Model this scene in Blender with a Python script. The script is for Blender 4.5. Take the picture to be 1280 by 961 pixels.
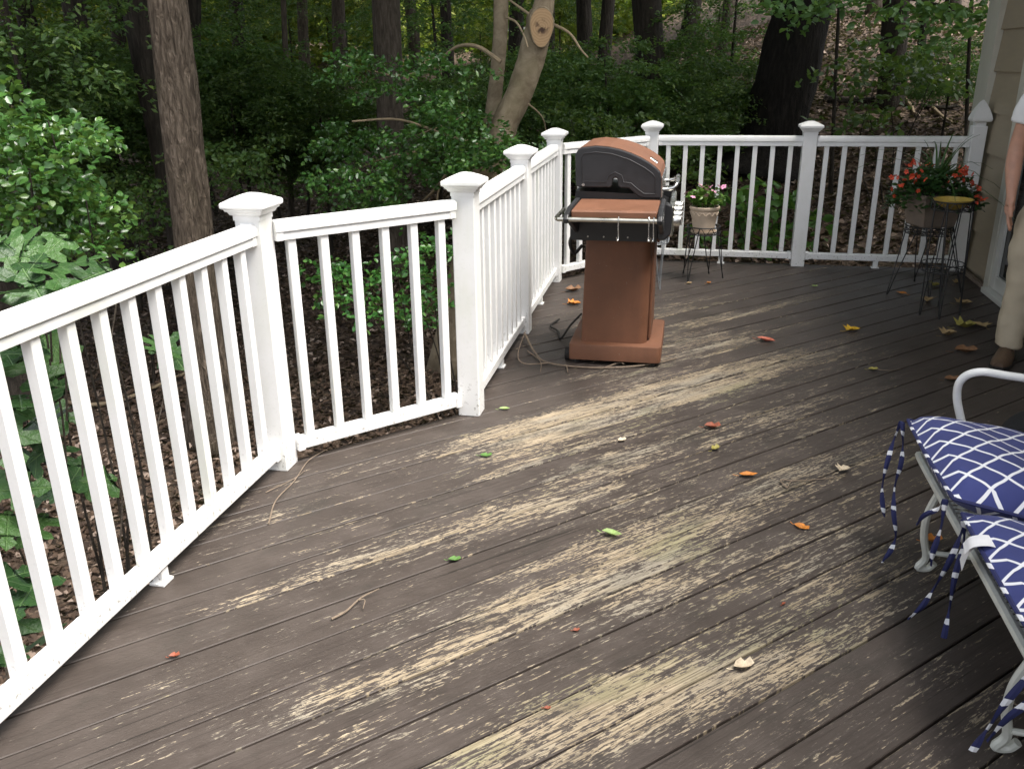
import bpy, bmesh, math, random
import numpy as np
from mathutils import Vector, Matrix
R = math.radians
scene = bpy.context.scene
for o in list(bpy.data.objects): bpy.data.objects.remove(o)
col = scene.collection

# ------------------------------------------------------------------ camera, sky, sun, exposure
# World frame: X runs from the woods towards the house wall, Y away along the wall, deck top at z = 0.
CAM_H, PITCH, YAW, ROLL, FPX = 1.524, R(20.33), R(11.7), R(-0.71), 1084.0
cam_d = bpy.data.cameras.new('camera'); cam = bpy.data.objects.new('camera', cam_d); col.objects.link(cam)
cam_d.sensor_fit = 'HORIZONTAL'; cam_d.sensor_width = 36.0; cam_d.lens = 36.0*FPX/1280.0
cam_d.clip_start = 0.05; cam_d.clip_end = 1000
cam.matrix_world = Matrix.Translation((0, 0, CAM_H)) @ Matrix.Rotation(YAW, 4, 'Z') @ Matrix.Rotation(R(90)-PITCH, 4, 'X') @ Matrix.Rotation(ROLL, 4, 'Z')
scene.camera = cam

SUN_EL, SUN_AZ = R(63), R(-17)          # azimuth measured from +X towards +Y
sun_dir = Vector((math.cos(SUN_EL)*math.cos(SUN_AZ), math.cos(SUN_EL)*math.sin(SUN_AZ), math.sin(SUN_EL)))
world = bpy.data.worlds.new('World'); scene.world = world; world.use_nodes = True
wn = world.node_tree.nodes; wl = world.node_tree.links
sky = wn.new('ShaderNodeTexSky'); sky.sky_type = 'NISHITA'; sky.sun_disc = False
sky.sun_elevation = SUN_EL; sky.sun_rotation = math.atan2(sun_dir.x, sun_dir.y)
sky.air_density = 1.0; sky.dust_density = 4.0; sky.ozone_density = 0.6
wn['Background'].inputs['Strength'].default_value = 0.09
hs = wn.new('ShaderNodeHueSaturation'); hs.inputs['Saturation'].default_value = 0.35      # thin overcast: a whitened sky
wl.new(sky.outputs[0], hs.inputs['Color']); wl.new(hs.outputs[0], wn['Background'].inputs['Color'])
sun_d = bpy.data.lights.new('sun', 'SUN'); sun_d.energy = 1.5; sun_d.angle = R(36); sun_d.color = (1.0, 0.95, 0.88)
sun = bpy.data.objects.new('sun', sun_d); col.objects.link(sun)
sun.rotation_euler = sun_dir.to_track_quat('Z', 'Y').to_euler()
vs = scene.view_settings
scene.display_settings.display_device = 'sRGB'
vs.view_transform = 'Standard'; vs.look = 'None'; vs.gamma = 1.0; vs.use_curve_mapping = False
vs.exposure = 2.05
cy = scene.cycles; cy.max_bounces = 5; cy.diffuse_bounces = 3; cy.glossy_bounces = 2; cy.transmission_bounces = 2; cy.transparent_max_bounces = 2

rng = random.Random(7)
# ------------------------------------------------------------------ helpers
def sight(px, py, d):
    """A place d metres away (on the ground plan) in the direction of one picture point."""
    u, v = (px-640)/FPX, (py-480.5)/FPX
    c, s = math.cos(ROLL), math.sin(ROLL); u, v = u*c+v*s, -u*s+v*c
    cp, sp = math.cos(PITCH), math.sin(PITCH)
    x, y, z = u, cp-v*sp, -sp-v*cp
    k = d/math.hypot(x, y); x *= k; y *= k; z *= k
    c, s = math.cos(YAW), math.sin(YAW)
    return Vector((c*x-s*y, s*x+c*y, CAM_H+z))

class MB:
    def __init__(s): s.v = []; s.f = []
    def add(s, vs, fs):
        b = len(s.v); s.v += [tuple(p) for p in vs]; s.f += [tuple(b+i for i in f) for f in fs]; return s
    def box(s, c, d, rot=None, b=0.0):
        hx, hy, hz = d[0]/2, d[1]/2, d[2]/2
        c = Vector(c)
        if b <= 0:
            vs = [Vector((x, y, z)) for x in (-hx, hx) for y in (-hy, hy) for z in (-hz, hz)]
            fs = [(0,1,3,2), (4,6,7,5), (0,4,5,1), (2,3,7,6), (0,2,6,4), (1,5,7,3)]
        else:
            vs = []; idx = {}
            for sx in (-1, 1):
                for sy in (-1, 1):
                    for sz in (-1, 1):
                        for a in range(3):
                            h = [hx, hy, hz]
                            p = [sx*(h[0]-b), sy*(h[1]-b), sz*(h[2]-b)]
                            p[a] = (sx, sy, sz)[a]*h[a]
                            idx[(sx, sy, sz, a)] = len(vs); vs.append(Vector(p))
            fs = []
            for sg in (-1, 1):
                q = [(-1,-1), (1,-1), (1,1), (-1,1)]
                if sg < 0: q = q[::-1]
                fs.append([idx[(sg, a_, b_, 0)] for a_, b_ in q])
                fs.append([idx[(b_, sg, a_, 1)] for a_, b_ in q])
                fs.append([idx[(a_, b_, sg, 2)] for a_, b_ in q])
            for s1 in (-1, 1):
                for s2 in (-1, 1):
                    f = [idx[(-1,s1,s2,1)], idx[(1,s1,s2,1)], idx[(1,s1,s2,2)], idx[(-1,s1,s2,2)]]
                    fs.append(f if s1*s2 > 0 else f[::-1])
                    f = [idx[(s1,-1,s2,2)], idx[(s1,1,s2,2)], idx[(s1,1,s2,0)], idx[(s1,-1,s2,0)]]
                    fs.append(f if s1*s2 > 0 else f[::-1])
                    f = [idx[(s1,s2,-1,0)], idx[(s1,s2,1,0)], idx[(s1,s2,1,1)], idx[(s1,s2,-1,1)]]
                    fs.append(f if s1*s2 > 0 else f[::-1])
                    for s3 in (-1, 1):
                        f = [idx[(s1,s2,s3,0)], idx[(s1,s2,s3,1)], idx[(s1,s2,s3,2)]]
                        fs.append(f if s1*s2*s3 > 0 else f[::-1])
        if rot is not None: vs = [rot @ p for p in vs]
        return s.add([p+c for p in vs], fs)
    def tube(s, pts, r, n=8, cap=True, closed=False):
        pts = [Vector(p) for p in pts]; m = len(pts)
        rs = r if isinstance(r, (list, tuple)) else [r]*m
        up = None; rings = []
        for i, p in enumerate(pts):
            a = pts[(i-1) % m] if (closed or i > 0) else p
            c = pts[(i+1) % m] if (closed or i < m-1) else p
            t = (c-a).normalized()
            if up is None: up = Vector((0,0,1)) if abs(t.z) < .9 else Vector((1,0,0))
            x = up.cross(t).normalized(); y = t.cross(x).normalized(); up = y
            rings.append([p+(x*math.cos(2*math.pi*k/n)+y*math.sin(2*math.pi*k/n))*rs[i] for k in range(n)])
        vs = [q for g in rings for q in g]; fs = []
        for i in range(m if closed else m-1):
            j = (i+1) % m
            for k in range(n): fs.append((i*n+k, i*n+(k+1) % n, j*n+(k+1) % n, j*n+k))
        if cap and not closed: fs += [tuple(range(n))[::-1], tuple((m-1)*n+k for k in range(n))]
        return s.add(vs, fs)
    def lathe(s, prof, n=24, c=(0,0,0), sq=False):
        c = Vector(c); vs = []; fs = []
        for r, z in prof:
            for k in range(n):
                a = 2*math.pi*(k+.5)/n if sq else 2*math.pi*k/n
                q = r*(math.sqrt(2) if sq else 1)
                vs.append(c+Vector((q*math.cos(a), q*math.sin(a), z)))
        for i in range(len(prof)-1):
            for k in range(n): fs.append((i*n+k, i*n+(k+1) % n, (i+1)*n+(k+1) % n, (i+1)*n+k))
        fs += [tuple(range(n))[::-1], tuple((len(prof)-1)*n+k for k in range(n))]
        return s.add(vs, fs)
    def prism(s, out, a, b, axis='Y'):
        def P(u, w, t): return {'Y': (u, t, w), 'X': (t, u, w), 'Z': (u, w, t)}[axis]
        n = len(out); vs = [P(u, w, a) for u, w in out]+[P(u, w, b) for u, w in out]
        fs = [tuple(range(n)), tuple(range(n, 2*n))[::-1]]
        for k in range(n): fs.append((k, (k+1) % n, n+(k+1) % n, n+k)[::-1])
        return s.add(vs, fs)
    def mesh(s, name, mat, smooth=False, fix=True):
        me = bpy.data.meshes.new(name); me.from_pydata(s.v, [], s.f)
        if fix:
            bm = bmesh.new(); bm.from_mesh(me); bmesh.ops.recalc_face_normals(bm, faces=bm.faces); bm.to_mesh(me); bm.free()
        if mat: me.materials.append(mat)
        if smooth:
            me.polygons.foreach_set('use_smooth', [True]*len(me.polygons))
            if smooth != 'all': 
                try: me.set_sharp_from_angle(angle=R(40))
                except Exception: pass
        me.update(); return me
    def build(s, name, mat, parent=None, smooth=False, fix=True):
        return put(name, s.mesh(name, mat, smooth, fix), parent)

def put(name, me, parent=None, loc=None, rot=None, scale=None):
    o = bpy.data.objects.new(name, me); col.objects.link(o)
    if parent: o.parent = parent
    if loc is not None: o.location = loc
    if rot is not None: o.rotation_euler = rot
    if scale is not None: o.scale = (scale,)*3 if isinstance(scale, (int, float)) else scale
    return o
def tag(o, label=None, cat=None, group=None, kind=None):
    if label: o['label'] = label
    if cat: o['category'] = cat
    if group: o['group'] = group
    if kind: o['kind'] = kind
    return o
def thing(name, label, cat, loc=(0,0,0), rz=0, group=None):
    o = bpy.data.objects.new(name, None); o.empty_display_size = .1; col.objects.link(o)
    o.location = loc; o.rotation_euler = (0, 0, rz); return tag(o, label, cat, group)
def catmull(pts, k=6):
    P = [Vector(p) for p in pts]; P = [P[0]*2-P[1]]+P+[P[-1]*2-P[-2]]; out = []
    for i in range(1, len(P)-2):
        a, b, c, d = P[i-1:i+3]
        for j in range(k):
            t = j/k
            out.append(.5*((2*b)+(c-a)*t+(2*a-5*b+4*c-d)*t*t+(3*b-a-3*c+d)*t**3))
    return out+[P[-2]]

# ------------------------------------------------------------------ materials
class NT:
    def __init__(s, name):
        s.m = bpy.data.materials.new(name); s.m.use_nodes = True; s.t = s.m.node_tree; s.n = s.t.nodes; s.n.clear()
        s.out = s.n.new('ShaderNodeOutputMaterial')
    def node(s, typ, ins=None, **kw):
        n = s.n.new('ShaderNode'+typ)
        for k, v in kw.items(): setattr(n, k, v)
        for k, v in (ins or {}).items(): s.set(n.inputs[k], v)
        return n
    def set(s, sock, v):
        if hasattr(v, 'is_output') or isinstance(v, bpy.types.NodeSocket): s.t.links.new(v, sock)
        else: sock.default_value = v
    def math(s, op, a, b=0.0, c=0.0, clamp=False):
        n = s.node('Math', operation=op, use_clamp=clamp)
        s.set(n.inputs[0], a); s.set(n.inputs[1], b); s.set(n.inputs[2], c); return n.outputs[0]
    def noise(s, vec, scale, detail=4, rough=.55, dist=0):
        n = s.node('TexNoise', {'Scale': scale, 'Detail': detail, 'Roughness': rough, 'Distortion': dist})
        if vec is not None: s.set(n.inputs['Vector'], vec)
        return n.outputs['Fac']
    def ramp(s, fac, stops):
        n = s.node('ValToRGB'); e = n.color_ramp.elements
        while len(e) < len(stops): e.new(.5)
        for i, (p, c) in enumerate(stops): e[i].position = p; e[i].color = (*c, 1) if len(c) == 3 else c
        s.set(n.inputs[0], fac); return n.outputs[0]
    def mix(s, fac, a, b, bt='MIX'):
        n = s.node('Mix', data_type='RGBA', blend_type=bt)
        s.set(n.inputs[0], fac); s.set(n.inputs[6], a if not isinstance(a, tuple) else (*a, 1)); s.set(n.inputs[7], b if not isinstance(b, tuple) else (*b, 1))
        return n.outputs[2]
    def mapr(s, v, a, b, c=0.0, d=1.0, smooth=False):
        n = s.node('MapRange', {'From Min': a, 'From Max': b, 'To Min': c, 'To Max': d})
        if smooth: n.interpolation_type = 'SMOOTHSTEP'
        s.set(n.inputs['Value'], v); return n.outputs[0]
    def mapping(s, vec, loc=(0,0,0), rot=(0,0,0), sc=(1,1,1)):
        return s.node('Mapping', {'Vector': vec, 'Location': loc, 'Rotation': rot, 'Scale': sc}).outputs[0]
    def coord(s, k='Object'): return s.node('TexCoord').outputs[k]
    def bump(s, h, strength=.3, dist=.01):
        return s.node('Bump', {'Height': h, 'Strength': strength, 'Distance': dist}).outputs[0]
    def principled(s, color, rough=.5, normal=None, **kw):
        p = s.node('BsdfPrincipled')
        s.set(p.inputs['Base Color'], (*color, 1) if isinstance(color, tuple) else color); s.set(p.inputs['Roughness'], rough)
        if normal is not None: s.set(p.inputs['Normal'], normal)
        for k, v in kw.items(): s.set(p.inputs[k.replace('_', ' ')], v)
        s.t.links.new(p.outputs[0], s.out.inputs['Surface']); return p

def pmat(name, c, rough=.5, var=.12, scale=12, bump=.0, stretch=(1,1,1), fine=120, **kw):
    t = NT(name); v = t.mapping(t.coord(), sc=stretch)
    n = t.noise(v, scale, 5); a = tuple(x*(1-var) for x in c); b = tuple(min(1, x*(1+var)) for x in c)
    cc = t.ramp(n, [(.3, a), (.7, b)])
    nr = t.bump(t.noise(v, fine, 3), bump, .004) if bump else None
    t.principled(cc, t.mapr(n, .3, .7, max(.02, rough-.07), min(1, rough+.07)), nr, **kw); return t.m

def leafmat(name, c1, c2, rough=.4, transl=.35, spec=.5, c3=None):
    t = NT(name); g = t.node('NewGeometry'); oi = t.node('ObjectInfo')
    r = g.outputs['Random Per Island']
    cc = t.ramp(r, [(0, c1), (.8, c2), (1, c3 or c2)])
    hv = t.node('HueSaturation', {'Color': cc, 'Value': t.mapr(oi.outputs['Random'], 0, 1, .8, 1.2), 'Hue': t.mapr(oi.outputs['Random'], 0, 1, .49, .51)})
    cc = hv.outputs[0]
    p = t.principled(cc, rough, Specular_IOR_Level=spec)
    tr = t.node('BsdfTranslucent', {'Color': t.mix(.35, cc, (.25, .4, .03))})
    mx = t.node('MixShader', {0: transl}); t.t.links.new(p.outputs[0], mx.inputs[1]); t.t.links.new(tr.outputs[0], mx.inputs[2])
    t.t.links.new(mx.outputs[0], t.out.inputs['Surface']); return t.m

def deck_material():
    t = NT('peeling_deck_paint'); oi = t.node('ObjectInfo'); rnd = oi.outputs['Random']
    base = t.coord()
    p0 = t.mapping(base, rot=(0, 0, R(-45)))                       # x along the board, y across it
    off = t.node('CombineXYZ', {'X': t.math('MULTIPLY', rnd, 37.0), 'Y': 0.0, 'Z': t.math('MULTIPLY', rnd, 11.0)}).outputs[0]
    p = t.node('VectorMath', {0: p0, 1: off}, operation='ADD').outputs[0]
    W = t.node('Attribute', attribute_name='wear').outputs['Fac']      # how worn the paint is here (walking line)
    lowf = t.noise(t.mapping(p, sc=(1.3, 7.5, 1)), 1.0, 3, .6)
    board = t.mapr(rnd, 0, 1, -.24, .24)
    W = t.math('ADD', t.math('ADD', W, board), t.math('MULTIPLY', t.math('SUBTRACT', lowf, .52), 1.6))
    streak = t.noise(t.mapping(p, sc=(8, 120, 1)), 1.0, 6, .70, .15)
    fleck = t.noise(t.mapping(p, sc=(40, 165, 1)), 1.0, 4, .66)
    mid = t.noise(t.mapping(p, sc=(5, 42, 1)), 1.0, 4, .7, .5)
    nn = t.math('ADD', t.math('ADD', t.math('MULTIPLY', streak, .38), t.math('MULTIPLY', fleck, .38)), t.math('MULTIPLY', mid, .24))
    thr = t.mapr(W, -.30, 1.15, .650, .440)
    diff = t.math('SUBTRACT', nn, thr)
    peel = t.mapr(diff, -.001, .005, 0, 1, True)
    thin = t.mapr(diff, -.05, .0, 0, 1, True)
    # colours
    grain = t.noise(t.mapping(p, sc=(5, 260, 1)), 1.0, 4, .6, .6)
    gr2 = t.noise(t.mapping(p, sc=(2.2, 70, 1)), 1.0, 5, .6, .8)
    mott = t.noise(p0, 5.0, 5, .6)
    paint = t.ramp(mott, [(.25, (.042, .033, .028)), (.5, (.058, .046, .039)), (.78, (.085, .069, .060))])
    paint = t.mix(t.mapr(rnd, 0, 1, 0, .25), paint, (.052, .041, .036))
    paint = t.mix(t.mapr(gr2, .3, .48, .5, 0), paint, (.028, .021, .018))
    paint = t.mix(t.math('MULTIPLY', thin, .35), paint, (.13, .112, .098))
    wood = t.ramp(grain, [(.28, (.075, .058, .040)), (.45, (.25, .20, .135)), (.72, (.44, .365, .255))])
    grey = t.noise(t.mapping(p, sc=(1.6, 9, 1)), 1.0, 4, .6)
    wood = t.mix(t.mapr(grey, .47, .64, 0, .65), wood, t.ramp(grain, [(.25, (.09, .085, .07)), (.7, (.30, .28, .235))]))
    alg = t.noise(t.mapping(p0, loc=(3, 1, 0), sc=(1.4, 3.2, 1)), 1.0, 4, .6)
    wood = t.mix(t.mapr(alg, .54, .70, 0, .7), wood, t.ramp(grain, [(.25, (.075, .075, .035)), (.7, (.27, .26, .145))]))
    c = t.mix(peel, paint, wood)
    dirt = t.noise(t.mapping(p0, sc=(1.5, 3, 1)), 1.7, 5, .65)
    c = t.mix(t.mapr(dirt, .55, .72, 0, .6), c, (.030, .027, .022))
    crack = t.noise(t.mapping(p, sc=(1.1, 85, 1)), 1.0, 3, .55, .5)
    c = t.mix(t.mapr(crack, .30, .36, .75, 0), c, (.014, .011, .009))
    h = t.math('ADD', t.math('MULTIPLY', peel, -.6), t.math('ADD', t.math('MULTIPLY', grain, .35), t.math('MULTIPLY', gr2, .6)))
    rough = t.mapr(peel, 0, 1, .52, .85)
    rough = t.math('ADD', rough, t.mapr(mott, .3, .7, -.08, .08))
    t.principled(c, rough, t.bump(h, .55, .004), Specular_IOR_Level=.35)
    return t.m

# worn patches (x, y, half length along the boards, half width, strength)
WEAR = [(-.46,3.62,.95,.26,1.0), (-.54,2.73,.75,.16,.95), (-.15,3.36,.9,.22,.95), (.31,4.23,.75,.24,.85), (-.15,2.52,.85,.24,1.05), (-.32,2.26,.8,.22,1.0),
        (.04,2.41,.7,.22,1.0), (-.55,1.88,.6,.12,.8), (-.66,1.66,.55,.10,.85), (.20,2.86,.65,.20,1.0), (.48,3.17,.60,.16,.85), (.31,2.50,.45,.12,1.0),
        (-.92,2.33,.65,.07,.95), (-1.18,2.1,.4,.05,.6), (-1.24,1.7,.45,.16,.45), (.48,5.62,.7,.18,.55), (.63,4.66,.6,.2,.6), (.08,4.86,.6,.3,.8),
        (-.08,1.78,.75,.07,.9), (.52,1.62,.35,.12,.75), (-.30,1.78,.5,.14,.9), (-1.03,3.36,.35,.05,.9), (.55,2.75,.4,.14,.7), (-.1,4.1,.8,.35,.85), (.45,2.0,.5,.12,.5), (1.0,6.3,.5,.2,.25), (0,5.6,.6,.25,.45), (-.45,2.95,.6,.12,.75), (.62,3.7,.6,.16,.55), (.85,4.1,.6,.16,.4), (.25,3.75,.7,.2,.75), (.7,2.55,.4,.1,.65), (-.75,2.55,.5,.1,.5), (-1.2,2.45,.4,.09,.5), (-.9,1.75,.5,.1,.45), (.05,5.2,.6,.2,.5), (.2,1.55,.5,.12,.7), (-.75,3.2,.4,.12,.45), (.10,2.95,1.9,.95,.72), (.15,4.35,1.2,.7,.62), (-.45,1.85,1.1,.5,.5), (-.9,2.5,.9,.45,.30), (.55,2.0,.8,.4,.5), (.7,3.6,1.0,.45,.45)]
M = {}
M['deck'] = deck_material()
def white_vinyl():
    t = NT('white_vinyl'); o = t.coord(); g = t.node('NewGeometry')
    z = t.node('SeparateXYZ', {0: g.outputs['Position']}).outputs[2]
    n = t.noise(o, 9, 5, .6); sp = t.noise(g.outputs['Position'], 75, 3, .5)
    low = t.mapr(z, .02, .22, 1, 0, True)                     # splashed dirt near the boards
    c = t.mix(t.mapr(n, .45, .75, 0, .35), (.80, .80, .79), (.70, .70, .655))
    d = t.math('MULTIPLY', t.mapr(sp, .60, .68, 0, 1), t.math('ADD', t.math('MULTIPLY', low, .7), .05))
    c = t.mix(d, c, (.16, .14, .11))
    gr = t.noise(t.mapping(g.outputs['Position'], sc=(6, 6, 1.6)), 1.0, 4)
    c = t.mix(t.mapr(gr, .54, .74, 0, .38), c, (.58, .61, .48))
    t.principled(c, .38, t.bump(n, .05, .003), Specular_IOR_Level=.4); return t.m
M['vinyl'] = white_vinyl()
def enamel():
    t = NT('copper_brown_enamel'); o = t.coord()
    n = t.noise(o, 7, 6, .65); g = t.noise(t.mapping(o, sc=(9, 9, 1.5)), 1.0, 5, .6); sp = t.noise(o, 90, 3, .6)
    c = t.ramp(n, [(.3, (.130, .057, .031)), (.7, (.180, .079, .043))])
    c = t.mix(t.mapr(g, .55, .75, 0, .22), c, (.060, .030, .020))
    c = t.mix(t.mapr(sp, .68, .73, 0, .5), c, (.26, .21, .17))
    t.principled(c, t.mapr(n, .3, .7, .48, .68), t.bump(sp, .05, .003), Specular_IOR_Level=.4); return t.m
M['bronze'] = enamel()
M['black'] = pmat('black_satin_metal', (.010, .010, .011), .40, .2, 10, .04)
M['char'] = pmat('charcoal_cast_panel', (.017, .017, .019), .45, .15, 25, .12, fine=260)
M['chrome'] = pmat('chrome', (.60, .59, .57), .26, .1, 16, Metallic=1.0)
M['steel'] = pmat('dull_steel', (.48, .47, .42), .30, .15, 14, Metallic=1.0)
M['galv'] = pmat('grey_wire', (.30, .32, .34), .45, .15, 14, Metallic=.6)
M['wire'] = pmat('black_wire', (.012, .012, .012), .5, .2, 30)
M['iron'] = pmat('cream_painted_iron', (.56, .57, .52), .42, .10, 18, .08)
M['whiteiron'] = pmat('white_painted_iron', (.74, .75, .74), .35, .06, 18, .05)
M['terra'] = pmat('cream_terracotta', (.56, .45, .34), .75, .12, 14, .15)
M['soil'] = pmat('potting_soil', (.03, .022, .016), .95, .4, 40, .5)
M['planter'] = pmat('brown_planter', (.20, .155, .12), .7, .2, 9, .2)
M['yellow'] = pmat('yellow_glazed_bowl', (.46, .32, .07), .35, .2, 22, .05)
M['siding'] = pmat('tan_siding_paint', (.33, .275, .195), .6, .08, 5, .12, (1, 1, 8), fine=60)
M['trim'] = pmat('cream_trim_paint', (.52, .51, .44), .5, .07, 6, .05)
M['roof'] = pmat('roof_shingle', (.09, .08, .075), .9, .3, 30, .4)
M['glass'] = pmat('dark_door_glass', (.012, .013, .014), .06, .1, 3, Specular_IOR_Level=.8)
M['alu'] = pmat('white_door_frame', (.60, .60, .56), .4, .06, 6)
M['skin'] = pmat('skin', (.46, .245, .165), .5, .1, 30, .08, Subsurface_Weight=.1)
M['shirt'] = pmat('white_cotton', (.72, .73, .73), .85, .05, 8, .15, fine=500)
M['khaki'] = pmat('khaki_cotton', (.46, .395, .29), .85, .08, 9, .25, fine=350)
M['shoe'] = pmat('brown_leather_shoe', (.10, .062, .038), .5, .25, 22, .15)
M['sole'] = pmat('dark_rubber', (.02, .018, .016), .8, .2, 20)
M['hair'] = pmat('grey_brown_hair', (.14, .11, .085), .6, .3, 60, .4)
M['eye'] = pmat('eye', (.6, .6, .58), .15, .02, 5)
M['bag'] = pmat('black_bag_fabric', (.010, .010, .012), .75, .3, 40, .3, fine=600)
M['label'] = pmat('white_care_tag', (.74, .74, .76), .8, .04, 30, .1)
M['twig'] = pmat('dry_twig', (.19, .145, .105), .85, .25, 40, .3)
M['limb'] = pmat('pale_limb_bark', (.24, .185, .115), .85, .25, 14, .4, (1, 1, .5))
def bark(name, c1, c2, c3, vs=5.0, hs=38.0, strength=.9, dist=.03):
    t = NT(name); o = t.coord()
    v = t.mapping(o, sc=(hs, hs, vs))
    n = t.noise(v, 1.0, 6, .65, .6); m = t.noise(o, 2.2, 5, .6)
    c = t.ramp(n, [(.28, c1), (.52, c2), (.75, c3)])
    c = t.mix(t.mapr(m, .52, .72, 0, .5), c, tuple(x*.75 for x in (c2[0], c2[1]*1.15, c2[2]*.9)))
    t.principled(c, .9, t.bump(n, strength, dist), Specular_IOR_Level=.2); return t.m
M['bark_oak'] = bark('furrowed_brown_bark', (.032, .024, .018), (.165, .130, .097), (.34, .275, .215), 9, 42, 1.0, .09)
M['bark_backlit'] = bark('backlit_shade_bark', (.005, .004, .004), (.014, .012, .010), (.032, .027, .022), 5, 30, 1.0, .05)  # backlit shade put into the bark colour of the huge trunk
M['bark_dark'] = bark('dark_brown_bark', (.012, .010, .008), (.038, .032, .025), (.075, .062, .05), 5, 30, 1.0, .04)  # very dark brown, shared by most trunks, stems and logs
M['bark_pale'] = bark('smooth_pale_bark', (.13, .098, .062), (.25, .20, .135), (.36, .30, .21), 9, 9, .35, .015)
M['bark_grey'] = bark('grey_brown_bark', (.03, .024, .018), (.09, .074, .058), (.16, .135, .11), 6, 34, 1.0, .03)
def cutwood():
    t = NT('sawn_end_grain'); o = t.coord()
    l = t.node('VectorMath', {0: t.mapping(o, sc=(1, 1, 0))}, operation='LENGTH').outputs['Value']
    n = t.noise(o, 14, 5, .6)
    rings = t.math('SINE', t.math('MULTIPLY', t.math('ADD', l, t.math('MULTIPLY', n, .03)), 330))
    c = t.mix(t.mapr(rings, -1, 1, 0, .5), (.46, .31, .17), (.30, .18, .09))
    core = t.math('MULTIPLY', t.mapr(l, .03, .075, 1, 0, True), t.mapr(n, .45, .6, 0, 1, True))
    c = t.mix(core, c, (.06, .032, .02))
    t.principled(c, .85, t.bump(n, .3, .01)); return t.m
M['cut'] = cutwood()
M['leaf_holly'] = leafmat('glossy_holly_leaf', (.028, .088, .018), (.062, .160, .034), .28, .25, .6, (.12, .22, .05))
def veined():
    t = NT('lobed_veined_leaf'); o = t.coord(); sp = t.node('SeparateXYZ', {0: o}); oi = t.node('ObjectInfo').outputs['Random']
    ay = t.math('ABSOLUTE', sp.outputs[1]); q = t.math('FRACT', t.math('MULTIPLY', t.math('SUBTRACT', sp.outputs[0], t.math('MULTIPLY', ay, .75)), 6.0))
    v = t.math('MAXIMUM', t.mapr(t.math('ABSOLUTE', t.math('SUBTRACT', q, .5)), .02, .07, 1, 0), t.mapr(ay, .008, .02, 1, 0))
    n = t.noise(o, 6, 4)
    c = t.ramp(t.math('ADD', t.math('MULTIPLY', oi, .6), t.math('MULTIPLY', n, .4)), [(.2, (.022, .060, .016)), (.55, (.040, .10, .026)), (.85, (.065, .14, .036))])
    c = t.mix(t.math('MULTIPLY', v, .45), c, (.15, .26, .09))
    p = t.principled(c, .42, t.bump(t.math('ADD', t.math('MULTIPLY', v, -1.0), n), .6, .02), Specular_IOR_Level=.45)
    tr = t.node('BsdfTranslucent', {'Color': c}); mx = t.node('MixShader', {0: .2}); t.t.links.new(p.outputs[0], mx.inputs[1]); t.t.links.new(tr.outputs[0], mx.inputs[2])
    t.t.links.new(mx.outputs[0], t.out.inputs['Surface']); return t.m
M['leaf_big'] = veined()
M['leaf_dark'] = leafmat('understory_leaf', (.040, .088, .027), (.082, .160, .042), .42, .40, .45, (.15, .22, .05))
M['leaf_canopy'] = leafmat('canopy_leaf', (.020, .055, .014), (.05, .115, .025), .5, .3, .35)
M['leaf_light'] = leafmat('pale_bough_leaf', (.050, .115, .035), (.09, .18, .055), .5, .4, .4)  # pale green leaves of the low bough
M['leaf_yellow'] = leafmat('far_yellow_green_leaf', (.14, .20, .03), (.28, .34, .06), .55, .5, .3, (.50, .50, .15))  # sunlight partly put into the leaf colour of the far crowns
M['leaf_vinca'] = leafmat('vinca_leaf', (.09, .22, .035), (.16, .33, .07), .35, .35, .5)
M['leaf_begonia'] = leafmat('dark_begonia_leaf', (.018, .05, .014), (.045, .10, .03), .35, .25, .5)
M['leaf_maple'] = leafmat('maple_leaf_green', (.055, .15, .03), (.085, .205, .045), .45, .35, .4)
M['blade'] = leafmat('spike_plant_blade', (.035, .08, .025), (.06, .12, .035), .4, .2, .4)
M['pink'] = pmat('pink_petal', (.78, .36, .52), .6, .2, 40)
M['red'] = pmat('coral_red_petal', (.72, .085, .035), .55, .25, 40)
M['litter'] = leafmat('fallen_leaf_litter', (.030, .018, .012), (.12, .080, .055), .75, .08, .3, (.42, .33, .27))

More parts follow.
